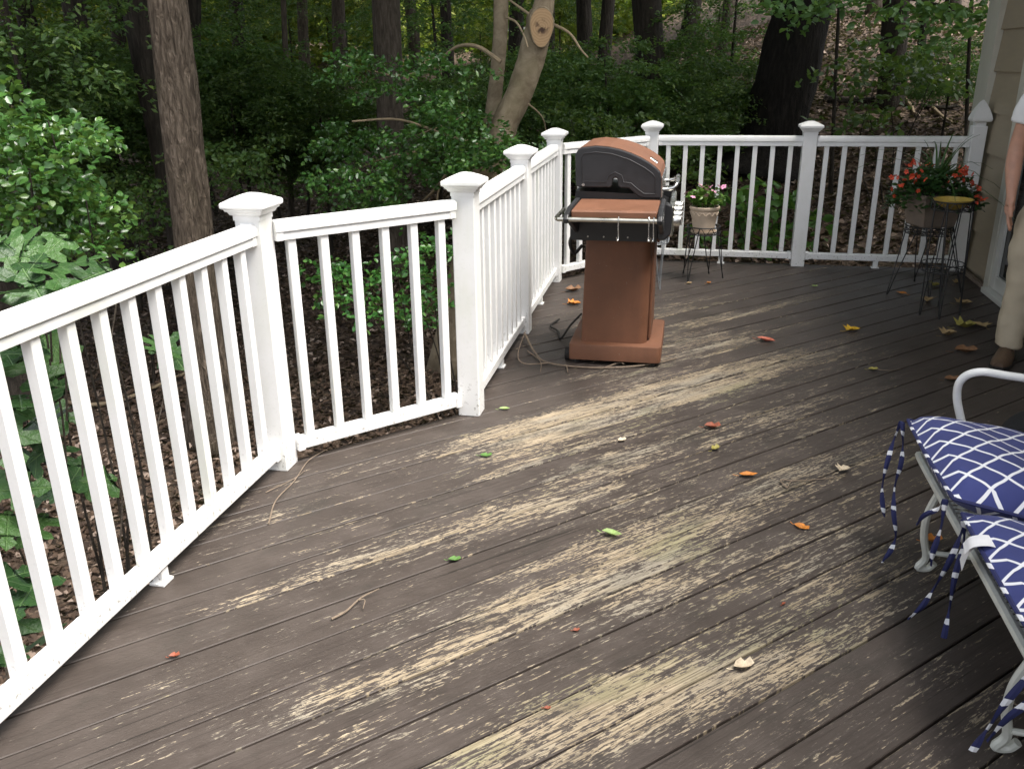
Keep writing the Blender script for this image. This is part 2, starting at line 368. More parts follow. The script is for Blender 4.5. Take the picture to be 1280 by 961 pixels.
def ground_mat():
    t = NT('leaf_littered_earth'); o = t.coord()
    n = t.noise(o, 14, 6, .7); b = t.noise(o, 1.2, 4, .6)
    vo = t.node('TexVoronoi', {'Vector': o, 'Scale': 16.0, 'Randomness': 1.0})
    r = t.node('SeparateColor', {0: vo.outputs['Color']}).outputs[0]
    c = t.ramp(r, [(0, (.035, .022, .015)), (.35, (.085, .055, .036)), (.7, (.15, .10, .066)), (1, (.25, .18, .125))])
    c = t.mix(t.mapr(n, .35, .7, .6, 0), c, (.03, .02, .014))
    c = t.mix(t.mapr(b, .55, .75, 0, .35), c, (.045, .06, .02))
    t.principled(c, .9, t.bump(t.math('ADD', vo.outputs['Distance'], n), .9, .05)); return t.m
M['ground'] = ground_mat()
def cushion_mat():
    t = NT('navy_white_trellis_fabric'); o = t.coord(); s = t.node('SeparateXYZ', {0: o})
    x, y = s.outputs[0], s.outputs[1]
    P = .098
    def fam(sg):
        a = t.math('ADD', y, t.math('MULTIPLY', x, sg)); b = t.math('SUBTRACT', y, t.math('MULTIPLY', x, sg))
        w = t.math('MULTIPLY', t.math('SINE', t.math('MULTIPLY', b, 2*math.pi/P)), .0016)
        a = t.math('ADD', a, w)
        q = t.math('ABSOLUTE', t.math('SUBTRACT', t.math('FRACT', t.math('DIVIDE', a, P)), .5))
        return t.mapr(q, .052, .066, 1, 0)
    m = t.math('MAXIMUM', fam(1.0), fam(-1.0))
    wv = t.noise(o, 900, 2); big = t.noise(o, 6, 3)
    c = t.mix(m, t.ramp(big, [(.3, (.022, .030, .135)), (.7, (.032, .044, .185))]), (.76, .77, .80))
    t.principled(c, .8, t.bump(t.math('ADD', wv, t.math('MULTIPLY', big, 4)), .25, .002), Sheen_Weight=.1); return t.m
M['cushion'] = cushion_mat()
def tie_mat():
    t = NT('navy_white_tie_fabric'); o = t.coord(); s = t.node('SeparateXYZ', {0: o})
    a = t.math('FRACT', t.math('MULTIPLY', t.math('ADD', s.outputs[2], t.math('MULTIPLY', s.outputs[1], .7)), 14.0))
    n = t.noise(o, 60, 2)
    m = t.math('GREATER_THAN', t.math('ADD', a, t.math('MULTIPLY', n, .3)), .93)
    t.principled(t.mix(m, (.016, .02, .085), (.72, .73, .76)), .8); return t.m
M['tie'] = tie_mat()

# ------------------------------------------------------------------ terrain
def sstep(a, b, x):
    t = np.clip((x-a)/(b-a), 0, 1); return t*t*(3-2*t)
def terrain(X, Y):
    X = np.asarray(X, float); Y = np.asarray(Y, float)
    a = sstep(-7.0, 3.0, X)
    dist = np.hypot(X, Y)
    hill = .75*sstep(3, 8, Y)+.34*np.clip(Y-8, 0, 7)+.13*np.clip(Y-15, 0, 30)
    flat = .045*np.clip(dist-6, 0, 40)+.10*np.clip(dist-17, 0, 25)
    z = -1.35+a*hill+(1-a)*flat
    z = z+.05*np.sin(X*1.3+1)*np.sin(Y*1.1)+.03*np.sin(X*3.1+Y*2.3)
    return z
def tz(x, y): return float(terrain(x, y))
def big_mesh(name, verts, faces_quads, mat, smooth=False, tri=False):
    k = 3 if tri else 4
    me = bpy.data.meshes.new(name); nv, nf = len(verts), len(faces_quads)
    me.vertices.add(nv); me.vertices.foreach_set('co', np.ascontiguousarray(verts, dtype=np.float32).ravel())
    me.loops.add(nf*k); me.loops.foreach_set('vertex_index', np.ascontiguousarray(faces_quads, dtype=np.int32).ravel())
    me.polygons.add(nf); me.polygons.foreach_set('loop_start', np.arange(0, nf*k, k, dtype=np.int32))
    try: me.polygons.foreach_set('loop_total', np.full(nf, k, dtype=np.int32))
    except Exception: pass
    if smooth: me.polygons.foreach_set('use_smooth', np.ones(nf, dtype=bool))
    me.materials.append(mat); me.update(calc_edges=True); me.validate(); return me
def make_ground():
    u = np.linspace(-1, 1, 241); g = np.sinh(u*4.2)/np.sinh(4.2)*220
    X, Y = np.meshgrid(g-1, g+8, indexing='ij'); Z = terrain(X, Y)
    n = len(u); V = np.stack([X, Y, Z], -1).reshape(-1, 3)
    i, j = np.meshgrid(np.arange(n-1), np.arange(n-1), indexing='ij'); a = (i*n+j).ravel()
    F = np.stack([a, a+n, a+n+1, a+1], -1)
    tag(put('ground', big_mesh('ground', V, F, M['ground'], True)), kind='structure')
make_ground()

# ------------------------------------------------------------------ deck
DECK = [(2.055,-3.2), (2.055,7.10), (-.33,7.10), (-1.0,6.27), (-.99,3.61), (-1.61,2.93), (-1.61,-3.2)]
deck = thing('deck', None, None); tag(deck, kind='structure')
def clip(poly, nx, ny, d):
    out = []
    for i in range(len(poly)):
        p, q = poly[i], poly[(i+1) % len(poly)]
        a, b = p[0]*nx+p[1]*ny-d, q[0]*nx+q[1]*ny-d
        if a <= 0: out.append(p)
        if (a < 0 < b) or (b < 0 < a):
            t = a/(a-b); out.append((p[0]+(q[0]-p[0])*t, p[1]+(q[1]-p[1])*t))
    return out
def wear_at(x, y):
    r2 = math.sqrt(.5); a, b = (x+y)*r2, (y-x)*r2; w = 0
    for (cx, cy, L, wd, s) in WEAR:
        wd = max(wd, .08)
        q = ((a-(cx+cy)*r2)/L)**2+((b-(cy-cx)*r2)/wd)**2
        if q < 1: w = max(w, .92*s*(1-q)**.9)
    return w
def make_deck():
    r2 = math.sqrt(.5); pit = .1455; ph = .13; gap = .0036
    k0 = int((-3.2-2.1)*r2/pit)-2; k1 = int((7.1+1.0)*r2/pit)+3
    for k in range(k0, k1):
        lo, hi = ph+k*pit+gap, ph+(k+1)*pit-gap
        poly = clip(clip(DECK, -r2, r2, hi), r2, -r2, -lo)
        if len(poly) < 3: continue
        area = abs(sum(poly[i][0]*poly[(i+1) % len(poly)][1]-poly[(i+1) % len(poly)][0]*poly[i][1] for i in range(len(poly))))/2
        if area < .004: continue
        z = rng.uniform(-.0018, .0018); tl = rng.uniform(-.012, .012); b = .0022
        top = []; mid = []; bot = []
        for x, y in poly:
            c = -x*r2+y*r2; dz = z+(c-(lo+hi)/2)*tl
            mid.append((x, y, dz-.0025)); bot.append((x, y, -.030))
            s = 0
            if abs(c-lo) < 1e-5: s = b
            if abs(c-hi) < 1e-5: s = -b
            top.append((x-r2*s, y+r2*s, dz))
        n = len(poly); f = [tuple(range(2*n, 3*n)), tuple(range(n))[::-1]]
        for i in range(n):
            j = (i+1) % n
            f += [(i, j, n+j, n+i), (n+i, n+j, 2*n+j, 2*n+i)]
        me = MB().add(bot+mid+top, f).mesh('deck_board', M['deck'])
        bm = bmesh.new(); bm.from_mesh(me); al = [(x+y)*r2 for x, y in poly]; q = min(al)+.25
        while q < max(al)-.1:
            bmesh.ops.bisect_plane(bm, geom=bm.verts[:]+bm.edges[:]+bm.faces[:], plane_co=(q*r2, q*r2, 0), plane_no=(r2, r2, 0)); q += .25
        bm.to_mesh(me); bm.free()
        at = me.attributes.new('wear', 'FLOAT', 'POINT')
        for i, v in enumerate(me.vertices): at.data[i].value = wear_at(v.co.x, v.co.y)
        put('deck_board', me, deck)
    fm = pmat('dark_fascia', (.05, .04, .034), .7, .2, 12, .2)
    e = DECK
    for i in range(1, 6):
        a, b = Vector((*e[i], 0)), Vector((*e[i+1], 0)); d = (b-a)
        MB().box(((a+b)/2+Vector((0, 0, -.14)))-Vector((-d.y, d.x, 0)).normalized()*-.03, (d.length-.05, .036, .20), Matrix.Rotation(math.atan2(d.y, d.x), 3, 'Z')).build('rim_joist', fm, deck)
    for y in np.arange(-2.8, 7.0, 1.9):
        for x in (-.85, 1.2):
            MB().box((x, y, (-.24+tz(x, y)-.1)/2), (.10, .10, .24*-1-tz(x, y)+.1)).build('support_post', fm, deck)
make_deck()

# ------------------------------------------------------------------ railing
PW = .050
POSTS = dict(S=(-1.57,1.23), A=(-1.57,2.94), B=(-.945,3.63), C=(-.955,4.937), D=(-.965,6.25), E=(-.326,7.06), F=(.845,7.05))
def cap_mesh():
    pr = [(.052,1.000), (.052,1.018), (.060,1.021), (.065,1.031), (.072,1.035), (.0735,1.041), (.082,1.046), (.0835,1.050), (.0835,1.062), (.080,1.066), (.054,1.079), (.024,1.091), (.004,1.095)]
    return MB().lathe(pr, 4, sq=True).mesh('cap', M['vinyl'])
CAPM = cap_mesh()
SHAFTM = MB().box((0,0,.505), (PW*2, PW*2, 1.01), b=.004).mesh('shaft', M['vinyl'])
PL = dict(S=None, A='white railing post with flat pyramid cap, nearest the camera on the left',
          B='white railing post at the inner corner where the short angled railing ends',
          C='white railing post between the two railings seen almost edge-on behind the grill',
          D='white railing post at the far left corner, its base behind the grill',
          E='white railing post rising just behind the lid of the brown grill',
          F='white railing post in the middle of the far railing, right of the pink flower pot')
for k, (x, y) in POSTS.items():
    if k == 'S': continue
    t = thing('railing_post', PL[k], 'post', (x, y, 0), 0, 'white railing posts')
    put('shaft', SHAFTM, t); put('cap', CAPM, t)
    MB().box((.0, -.0545, .955), (.05, .012, .07), b=.002).build('rail_bracket', M['vinyl'], t) if k == 'A' else None
t = thing('wall_post', 'slim white post with pointed cap fixed against the tan house wall', 'post', (2.004, 7.05, 0))
MB().box((0,0,.53), (.095, .095, 1.06), b=.004).build('shaft', M['vinyl'], t)
MB().lathe([(.034,1.05), (.034,1.085), (.060,1.092), (.064,1.10), (.064,1.112), (.058,1.135), (.040,1.18), (.018,1.22), (.003,1.238)], 4, sq=True).build('cap', M['vinyl'], t)

BALM = MB().box((0,0,.5125), (.034, .034, .815), b=.003).mesh('baluster', M['vinyl'])
def section(P, Q, n, label, e0=PW, e1=PW, feet=1):
    P, Q = Vector((*P, 0)), Vector((*Q, 0)); d = Q-P; L = d.length; ang = math.atan2(d.y, d.x)
    ca = max(abs(math.cos(ang)), abs(math.sin(ang)))
    a, b = -L/2+e0/ca, L/2-e1/ca
    t = thing('railing_section', label, 'railing', (P+Q)/2, ang, 'white railing sections')
    prof = [(-.026,.912), (.026,.912), (.028,.936), (.026,.941), (.0355,.946), (.037,.972), (.031,.982), (.016,.986), (-.016,.986), (-.031,.982), (-.037,.972), (-.0355,.946), (-.026,.941), (-.028,.936)]
    MB().prism(prof, a, b, 'X').build('top_rail', M['vinyl'], t, True)
    pb = [(-.024,.058), (.024,.058), (.0255,.061), (.0255,.100), (.022,.105), (-.022,.105), (-.0255,.100), (-.0255,.061)]
    MB().prism(pb, a, b, 'X').build('bottom_rail', M['vinyl'], t)
    for s, x in ((1, a), (-1, b)):
        MB().box((x+s*.016, 0, .0815), (.030, .060, .058), b=.003).build('rail_bracket', M['vinyl'], t)
        MB().box((x+s*.016, 0, .930), (.030, .064, .040), b=.003).build('rail_bracket', M['vinyl'], t)
    for k in range(n): put('baluster', BALM, t, ((-L/2)+L*(k+1)/(n+1), 0, 0))
    for k in range(feet):
        x = (a+b)/2+.0
        f = MB().box((x, 0, .030), (.036, .036, .056), b=.002); f.box((x, 0, .004), (.056, .052, .008), b=.001); f.build('support_block', M['vinyl'], t)
    return t
section(POSTS['S'], POSTS['A'], 12, 'long white railing section in the left foreground running out of the picture')
section(POSTS['A'], POSTS['B'], 6, 'short angled white railing section with six balusters between two posts', feet=0)
section(POSTS['B'], POSTS['C'], 9, 'white railing section seen almost edge-on just left of the grill pedestal')
section(POSTS['C'], POSTS['D'], 9, 'white railing section seen edge-on, farther one behind the left of the grill')
section(POSTS['D'], POSTS['E'], 7, 'white railing section partly hidden behind the brown grill')
section(POSTS['E'], POSTS['F'], 8, 'white railing section behind the cream pot of pink flowers')
section(POSTS['F'], (2.004,7.05), 8, 'white railing section ending at the house wall behind the red flowers', e1=.048)

# ------------------------------------------------------------------ house
house = thing('house', 'tan lap-sided house wall with cream trim along the right edge', 'house', (2.06, 5, 0))
def hb(name, x0, x1, y0, y1, z0, z1, mat, b=.002, par=None):
    return MB().box(((x0+x1)/2-2.06, (y0+y1)/2-5, (z0+z1)/2), (x1-x0, y1-y0, z1-z0), b=b).build(name, mat, par or house)
hb('wall_core', 2.10, 2.30, -3.2, 7.50, -1.6, 2.62, M['siding'], 0)
hb('end_wall', 2.30, 9.0, 7.30, 7.48, -1.6, 2.62, M['siding'], 0)
z = -.235; row = 0
while z < 2.6:
    z1 = min(z+.277, 2.615)
    spans = [(-3.2, 4.38), (6.485, 7.165)] if z < 2.05 else [(-3.2, 7.165)]
    for (a, b) in spans:
        cuts = [a, b]
        if b-a > 2:
            x = a+rng.uniform(.8, 2.4)
            while x < b-.5: cuts.append(x); x += rng.uniform(1.8, 2.4)
            cuts.sort()
        for i in range(len(cuts)-1):
            y0, y1 = cuts[i]+(.0015 if i else 0), cuts[i+1]-.0015
            # one lapped board: thick lower edge, thin upper edge tucked under the next
            MB().prism([(.038, z), (.012, z), (.034, z1+.012), (.038, z1+.012)], y0-5, y1-5, 'Y').build('siding_board', M['siding'], house)
    z = z1
hb('corner_board', 2.045, 2.10, 7.168, 7.33, -.3, 2.61, M['trim'])
hb('corner_board', 2.062, 2.10, 7.333, 7.51, -.3, 2.61, M['trim'])
hb('door_casing', 2.040, 2.10, 6.385, 6.482, -.02, 2.17, M['trim'])
hb('door_casing', 2.040, 2.10, 4.383, 4.48, -.02, 2.17, M['trim'])
hb('door_casing', 2.042, 2.10, 4.482, 6.383, 2.075, 2.17, M['trim'])
sd = hb('sliding_door', 2.075, 2.10, 4.485, 6.38, .04, 2.07, M['glass'], 0)
for (y0, y1, z0, z1) in ((6.30, 6.38, .04, 2.07), (5.40, 5.48, .04, 2.07), (4.485, 4.56, .04, 2.07), (5.482, 6.298, .04, .13), (5.482, 6.298, 1.98, 2.07), (4.562, 5.398, .04, .13), (4.562, 5.398, 1.98, 2.07)):
    hb('door_frame', 2.052, 2.074, y0, y1, z0, z1, M['alu'], .002, None).parent = house
hb('threshold', 2.0, 2.074, 4.483, 6.382, .002, .038, M['alu'])
hb('base_strip', 2.03, 2.058, 6.484, 7.0, .001, .03, M['planter'], .002)
def roof():
    m = MB(); m.prism([(-.52, 2.63), (-.52, 2.78), (3.4, 4.05), (7.3, 2.78), (7.3, 2.63), (3.4, 3.90)], -8.6, 2.85, 'Y')  # unseen eave; overhang depth set for the shade it throws on the boards
    m.build('roof', M['roof'], house)
    hb('soffit', 1.58, 2.10, -3.2, 7.5, 2.618, 2.628, M['trim'], 0)
    hb('fascia', 1.50, 1.538, -3.5, 7.8, 2.60, 2.79, M['trim'])
roof()

# ------------------------------------------------------------------ grill
def make_grill():
    G = thing('gas_grill', 'copper brown and black gas grill on a pedestal, seen from its side', 'grill', (-.355, 4.675, 0))
    ox, oy = -.355, 4.675
    def L(x, y, z): return (x-ox, y-oy, z)
    def bx(name, x0, x1, y0, y1, z0, z1, mat, b=.004, par=G, m=None):
        q = MB().box(L((x0+x1)/2, (y0+y1)/2, (z0+z1)/2), (x1-x0, y1-y0, z1-z0), b=b)
        return q.build(name, mat, par)
    # base slab with a rounded front (towards +X)
    def rrect(x0, x1, y0, y1, rad, n=5):
        pts = []
        for cx, cy, a0 in ((x1-rad, y1-rad, 0), (x0+.012, y1-.012, 90), (x0+.012, y0+.012, 180), (x1-rad, y0+rad, 270)):
            r = rad if cx > (x0+x1)/2 else .012
            for i in range(n+1):
                a = R(a0+90*i/n); pts.append((cx+r*math.cos(a)-ox, cy+r*math.sin(a)-oy))
        return pts
    def slab(name, out, z0, z1, mat, inset=.012, top=True):
        n = len(out); cx = sum(p[0] for p in out)/n; cy = sum(p[1] for p in out)/n
        def ring(k, z): return [(cx+(p[0]-cx)*k, cy+(p[1]-cy)*k, z) for p in out]
        rings = [ring(1, z0), ring(1, z1-inset*.5), ring(1-.006, z1-inset*.12), ring(1-.02, z1)]
        vs = [p for g in rings for p in g]; f = [tuple(range(n))[::-1], tuple(range(3*n, 4*n))]
        for a in range(3):
            for i in range(n): f.append((a*n+i, a*n+(i+1) % n, (a+1)*n+(i+1) % n, (a+1)*n+i))
        return MB().add(vs, f).build(name, mat, G, True)
    slab('base', rrect(-.597, -.110, 4.40, 4.95, .03), .026, .112, M['bronze'])
    for x, y in ((-.56, 4.44), (-.15, 4.44), (-.56, 4.91), (-.15, 4.91)):
        MB().lathe([(.022, 0), (.022, .02), (.015, .03)], 12, L(x, y, 0)).build('foot', M['sole'], G)
    MB().tube([L(-.625, 4.47, .035), L(-.600, 4.47, .035)], .035, 16).build('wheel', M['sole'], G)
    # tapered pedestal
    a = rrect(-.540, -.190, 4.455, 4.90, .05); b = rrect(-.522, -.184, 4.455, 4.88, .05)
    n = len(a); vs = [(x, y, .112) for x, y in a]+[(x, y, .665) for x, y in b]
    f = [tuple(range(n))[::-1], tuple(range(n, 2*n))]+[(i, (i+1) % n, n+(i+1) % n, n+i) for i in range(n)]
    ped = MB().add(vs, f).build('pedestal', M['bronze'], G, True)
    bx('pedestal_door', -.190, -.172, 4.52, 4.88, .125, .66, M['bronze'], .006)
    bx('pedestal_collar', -.50, -.18, 4.47, 4.87, .660, .676, M['steel'], .002)
    # firebox / cook box
    out = [(-.578, .682), (-.12, .682), (-.09, .71), (-.09, .80), (-.155, .83), (-.155, .90), (-.575, .915), (-.585, .80), (-.585, .70)]
    MB().prism([(x-ox, z) for x, z in out], 4.425-oy, 4.935-oy, 'Y').build('firebox', M['black'], G)
    MB().prism([(x-ox, z) for x, z in [(-.59, .690), (-.58, .680), (-.16, .680), (-.155, .778), (-.59, .782)]], 4.345-oy, 4.424-oy, 'Y').build('side_apron', M['black'], G)
    # end bracket of the control panel
    out = [(-.152, .69), (-.118, .69), (-.090, .72), (-.084, .83), (-.092, .862), (-.112, .872), (-.150, .872), (-.156, .80)]
    br = MB().prism([(x-ox, z) for x, z in out], 4.335-oy, 4.385-oy, 'Y').build('end_bracket', M['char'], G)
    m = br.modifiers.new('bevel', 'BEVEL'); m.width = .008; m.segments = 2
    MB().prism([(x-ox, z) for x, z in out], 4.96-oy, 5.0-oy, 'Y').build('end_bracket', M['char'], G)
    bx('control_panel', -.108, -.080, 4.388, 4.958, .70, .85, M['steel'], .006)
    for y in (4.43, 4.58, 4.75, 4.90):
        kn = MB().tube([L(-.080, y, .775), L(-.064, y, .775), L(-.048, y, .775), L(-.044, y, .775)], [.030, .030, .025, .018], 16).build('control_knob', M['chrome'], G, True)
        MB().box(L(-.043, y, .775), (.012, .010, .046), b=.002).build('grip', M['chrome'], kn)
    # lid : black end panels and a copper brown hood between
    o2 = [(-.573, .941), (-.578, 1.09), (-.566, 1.115), (-.545, 1.127), (-.477, 1.135), (-.415, 1.130), (-.358, 1.119), (-.305, 1.102), (-.255, 1.081), (-.215, 1.059), (-.179, 1.034), (-.158, 1.013), (-.150, .985), (-.147, .886)]
    low = [(-.236, .884), (-.262, .895), (-.308, .932), (-.352, .934), (-.362, .945), (-.366, .978), (-.377, .984), (-.388, .976), (-.392, .945), (-.400, .934), (-.555, .934)]
    panel = o2+low
    for y0, y1 in ((4.410, 4.428), (4.932, 4.950)):
        e = MB().prism([(x-ox, z) for x, z in panel], y0-oy, y1-oy, 'Y').build('lid_end_panel', M['char'], G)
        m = e.modifiers.new('bevel', 'BEVEL'); m.width = .006; m.segments = 2; m.limit_method = 'ANGLE'
    # pressed line on the near end panel
    inn = [(-.540, .963), (-.548, 1.075), (-.535, 1.098), (-.475, 1.106), (-.40, 1.099), (-.31, 1.072), (-.235, 1.034), (-.195, 1.006), (-.178, .985), (-.176, .908), (-.232, .908), (-.262, .928), (-.298, .958), (-.334, .962), (-.345, .995), (-.377, 1.010), (-.408, .995), (-.420, .963)]
    MB().tube([L(x, 4.4095, z) for x, z in inn], .0028, 6, closed=True).build('pressed_rib', M['char'], G, True)
    hood = [(x, z+.002) for x, z in o2]
    cx, cz = -.37, .93
    inner = [(cx+(x-cx)*.965, cz+(z-cz)*.965) for x, z in hood]
    MB().prism([(x-ox, z) for x, z in hood+inner[::-1]], 4.4285-oy, 4.9315-oy, 'Y').build('lid_hood', M['bronze'], G)
    bd = bx('badge', -.222, -.178, 4.55, 4.62, 1.050, 1.056, M['chrome'], .001)
    bd.rotation_euler = (0, 0, 0)
    bd.data.transform(Matrix.Translation(Vector(L(-.197, 4.585, 1.052))) @ Matrix.Rotation(R(34), 4, 'Y') @ Matrix.Translation(-Vector(L(-.200, 4.585, 1.053))))
    MB().tube([L(-.535, 4.4265, .947), L(-.535, 4.404, .947)], .007, 10).build('bolt', M['chrome'], G)
    # lid handle on the front
    hd = MB().tube(catmull([L(-.150, 4.50, .915), L(-.095, 4.50, .925), L(-.078, 4.51, .94), L(-.075, 4.55, .945), L(-.075, 4.80, .945), L(-.078, 4.85, .94), L(-.095, 4.86, .925), L(-.150, 4.86, .915)], 5), .011, 10).build('lid_handle', M['chrome'], G, True)
    bx('lid_front_plate', -.150, -.142, 4.44, 4.92, .885, .985, M['chrome'], .002)
    # side shelf with towel bar
    sh = bx('side_shelf', -.545, -.148, 4.035, 4.395, .862, .880, M['bronze'], .005)
    bx('shelf_lip', -.543, -.150, 4.020, 4.034, .832, .878, M['bronze'], .004)
    for x0, x1 in ((-.572, -.548), (-.146, -.122)):
        o = [(4.34, .72), (4.40, .80), (4.40, .885), (4.10, .885), (3.98, .870), (3.955, .850), (3.965, .828), (4.06, .824)]
        e = MB().prism([(y-oy, z) for y, z in o], x0-ox, x1-ox, 'X').build('shelf_bracket', M['char'], G)
        m = e.modifiers.new('bevel', 'BEVEL'); m.width = .006; m.segments = 2
    MB().tube([L(-.60, 3.978, .846), L(-.125, 3.978, .846)], .011, 12).build('towel_bar', M['steel'], G, True)
    MB().tube(catmull([L(-.60, 3.978, .846), L(-.608, 4.0, .85), L(-.59, 4.12, .87)], 4), .009, 8).build('bar_end', M['steel'], G, True)
    # far side shelf folded down
    bx('far_shelf', -.54, -.16, 4.962, 4.985, .56, .86, M['bronze'], .005)
    for i, x in enumerate((-.318, -.183, -.158)):
        k = MB().tube(catmull([(0, .008, .012), (0, -.006, .018), (0, -.014, .004), (0, -.013, -.03), (.002, -.012, -.072), (.0, -.018, -.088), (-.004, -.030, -.086), (-.005, -.036, -.070)], 5), .0028, 6).build('utensil_hook', M['chrome'], None, True)
        k.location = (x, 3.978, .846); k.rotation_euler = (0, 0, (0, .2, -.15)[i])
        tag(k, ['silver hook hanging from the middle of the grill towel bar', 'silver hook near the right end of the towel bar, second from right', 'rightmost silver hook on the grill towel bar'][i], 'hook', 'hooks on the grill towel bar')
    for x in (-.50, -.42, -.30):
        MB().tube([L(x, 4.345, .70), L(x, 4.341, .70)], .004, 8).build('screw', M['steel'], G)
    MB().tube(catmull([L(-.60, 4.55, .68), L(-.62, 4.56, .62), L(-.60, 4.6, .56), L(-.56, 4.62, .60)], 5), .009, 8).build('gas_hose', M['sole'], G, True)
    return G
make_grill()
h = MB().tube(catmull([(-.60, 4.97, .12), (-.66, 4.92, .06), (-.70, 4.80, .012), (-.74, 4.95, .012), (-.80, 5.05, .012), (-.77, 5.2, .012)], 6), .006, 8).build('black_cable', M['sole'], None, True)
tag(h, 'thin black cable lying on the boards between grill and railing', 'cable')

# ------------------------------------------------------------------ plant stands, pots
def hairpin(c, foot, top1, top2, r=.004):
    return MB().tube(catmull([top1, (Vector(top1)*.3+Vector(foot)*.7), Vector(foot)+Vector((0,0,.012)), Vector(foot)+Vector((.006,0,.004)), (Vector(top2)*.3+Vector(foot)*.7), top2], 4), r, 6)
def ring(c, r, z, rad=.004, n=28): return [(c[0]+r*math.cos(2*math.pi*k/n), c[1]+r*math.sin(2*math.pi*k/n), z) for k in range(n)]
def wire_stand(name, label, c, feet, top, rr, mat, scroll=True, shelf=None):
    t = thing(name, label, 'plant stand', (*c, 0))
    MB().tube(ring((0,0), rr, top), .0045, 6, closed=True).build('top_ring', mat, t, True)
    MB().tube(ring((0,0), rr, top-.05), .0035, 6, closed=True).build('lower_ring', mat, t, True)
    MB().tube(ring((0,0), rr*.62, top-.05), .003, 6, closed=True).build('pot_ring', mat, t, True)
    m = MB()
    for k in range(4):
        a = k*math.pi/4; m.tube([(rr*math.cos(a), rr*math.sin(a), top-.05), (-rr*math.cos(a), -rr*math.sin(a), top-.05)], .003, 5)
    m.build('cross_wires', mat, t)
    if scroll:
        m = MB(); n = 10
        for k in range(n):
            a = 2*math.pi*k/n; b = a+2*math.pi/n
            pts = [(rr*math.cos(a+(b-a)*s)*1.01, rr*math.sin(a+(b-a)*s)*1.01, top-.025+.022*math.sin(2*math.pi*s)) for s in np.linspace(0, 1, 9)]
            m.tube(pts, .0025, 5)
        m.build('scroll_work', mat, t)
    for f in feet:
        fx, fy = f[0]-c[0], f[1]-c[1]; a = math.atan2(fy, fx)
        hairpin((0,0), (fx, fy, 0), (rr*math.cos(a-.35), rr*math.sin(a-.35), top), (rr*math.cos(a+.35), rr*math.sin(a+.35), top)).build('leg', mat, t, True)
    if shelf:
        z, r2 = shelf; m = MB()
        m.tube(ring((0,0), r2, z), .0035, 6, closed=True); m.tube(ring((0,0), r2, z+.045), .003, 6, closed=True)
        n = 9
        for k in range(n):
            a = 2*math.pi*k/n; q = .024
            m.tube([(r2*math.cos(a+q/r2*math.cos(s)), r2*math.sin(a+q/r2*math.cos(s)), z+.0225+q*math.sin(s)) for s in np.linspace(0, 2*math.pi, 11)[:-1]], .002, 5, closed=True)
        for k in range(4):
            a = k*math.pi/4; m.tube([(r2*math.cos(a), r2*math.sin(a), z), (-r2*math.cos(a), -r2*math.sin(a), z)], .0025, 5)
        m.build('wire_shelf', mat, t, True)
    return t
SC = (.10, 6.47)
wire_stand('plant_stand', 'black wire plant stand with hairpin legs under the cream flower pot', SC, [(.006,6.33), (.26,6.52), (-.03,6.63), (.16,6.66)], .395, .118, M['wire'])
wire_stand('plant_stand', 'grey wire stand half hidden behind the right side of the grill', (-.26, 6.22), [(-.185,6.10), (-.20,6.36), (-.36,6.16), (-.38,6.33)], .37, .12, M['galv'])
wire_stand('plant_stand', 'low black wire stand with splayed legs holding the square planter', (1.60, 6.36), [(1.36,6.22), (1.60,6.10), (1.84,6.24), (1.62,6.62)], .455, .15, M['wire'])
wire_stand('plant_stand', 'tall black wire stand with scroll shelf holding the yellow bowl', (1.575, 5.80), [(1.455,5.70), (1.55,5.62), (1.70,5.74), (1.62,5.93)], .70, .118, M['wire'], True, (.27, .125))

def leaf_quads(pos, nrm, drc, L, W, fold=.18):
    """diamond leaves folded along the midrib: arrays of n positions, normals, directions, lengths"""
    nrm = nrm/np.linalg.norm(nrm, axis=1, keepdims=True)
    drc = drc-(drc*nrm).sum(1, keepdims=True)*nrm; drc = drc/(np.linalg.norm(drc, axis=1, keepdims=True)+1e-9)
    sd = np.cross(nrm, drc); L = L[:, None]; W = W[:, None]
    b = pos; tip = pos+drc*L-nrm*L*.12
    l = pos+drc*L*.48+sd*W*.5+nrm*W*fold; r = pos+drc*L*.48-sd*W*.5+nrm*W*fold
    n = len(pos); V = np.stack([b, r, tip, l], 1).reshape(-1, 3)
    a = np.arange(n)*4
    F = np.stack([np.stack([a, a+1, a+2], -1), np.stack([a, a+2, a+3], -1)], 1).reshape(-1, 3)
    return V, F
def leaf_round(pos, nrm, drc, L, W, fold=.12):
    """six-pointed oval leaves for foliage close to the deck"""
    nrm = nrm/np.linalg.norm(nrm, axis=1, keepdims=True)
    drc = drc-(drc*nrm).sum(1, keepdims=True)*nrm; drc = drc/(np.linalg.norm(drc, axis=1, keepdims=True)+1e-9)
    sd = np.cross(nrm, drc); L = L[:, None]; W = W[:, None]
    P = [pos, pos+drc*L*.3-sd*W*.46+nrm*W*fold, pos+drc*L*.68-sd*W*.42+nrm*W*fold*.6, pos+drc*L-nrm*L*.10, pos+drc*L*.68+sd*W*.42+nrm*W*fold*.6, pos+drc*L*.3+sd*W*.46+nrm*W*fold, pos+drc*L*.5-nrm*W*.04]
    n = len(pos); V = np.stack(P, 1).reshape(-1, 3); a = np.arange(n)*7
    F = np.stack([np.stack([a+6, a+i, a+(i+1) % 6], -1) for i in range(6)], 1).reshape(-1, 3)
    return V, F
def rand_leaves(rs, n, up=.7, horiz=None):
    nr = rs.normal(size=(n, 3)); nr[:, 2] = np.abs(nr[:, 2])+up*2
    dr = rs.normal(size=(n, 3)) if horiz is None else horiz+rs.normal(size=(n, 3))*.6
    return nr, dr
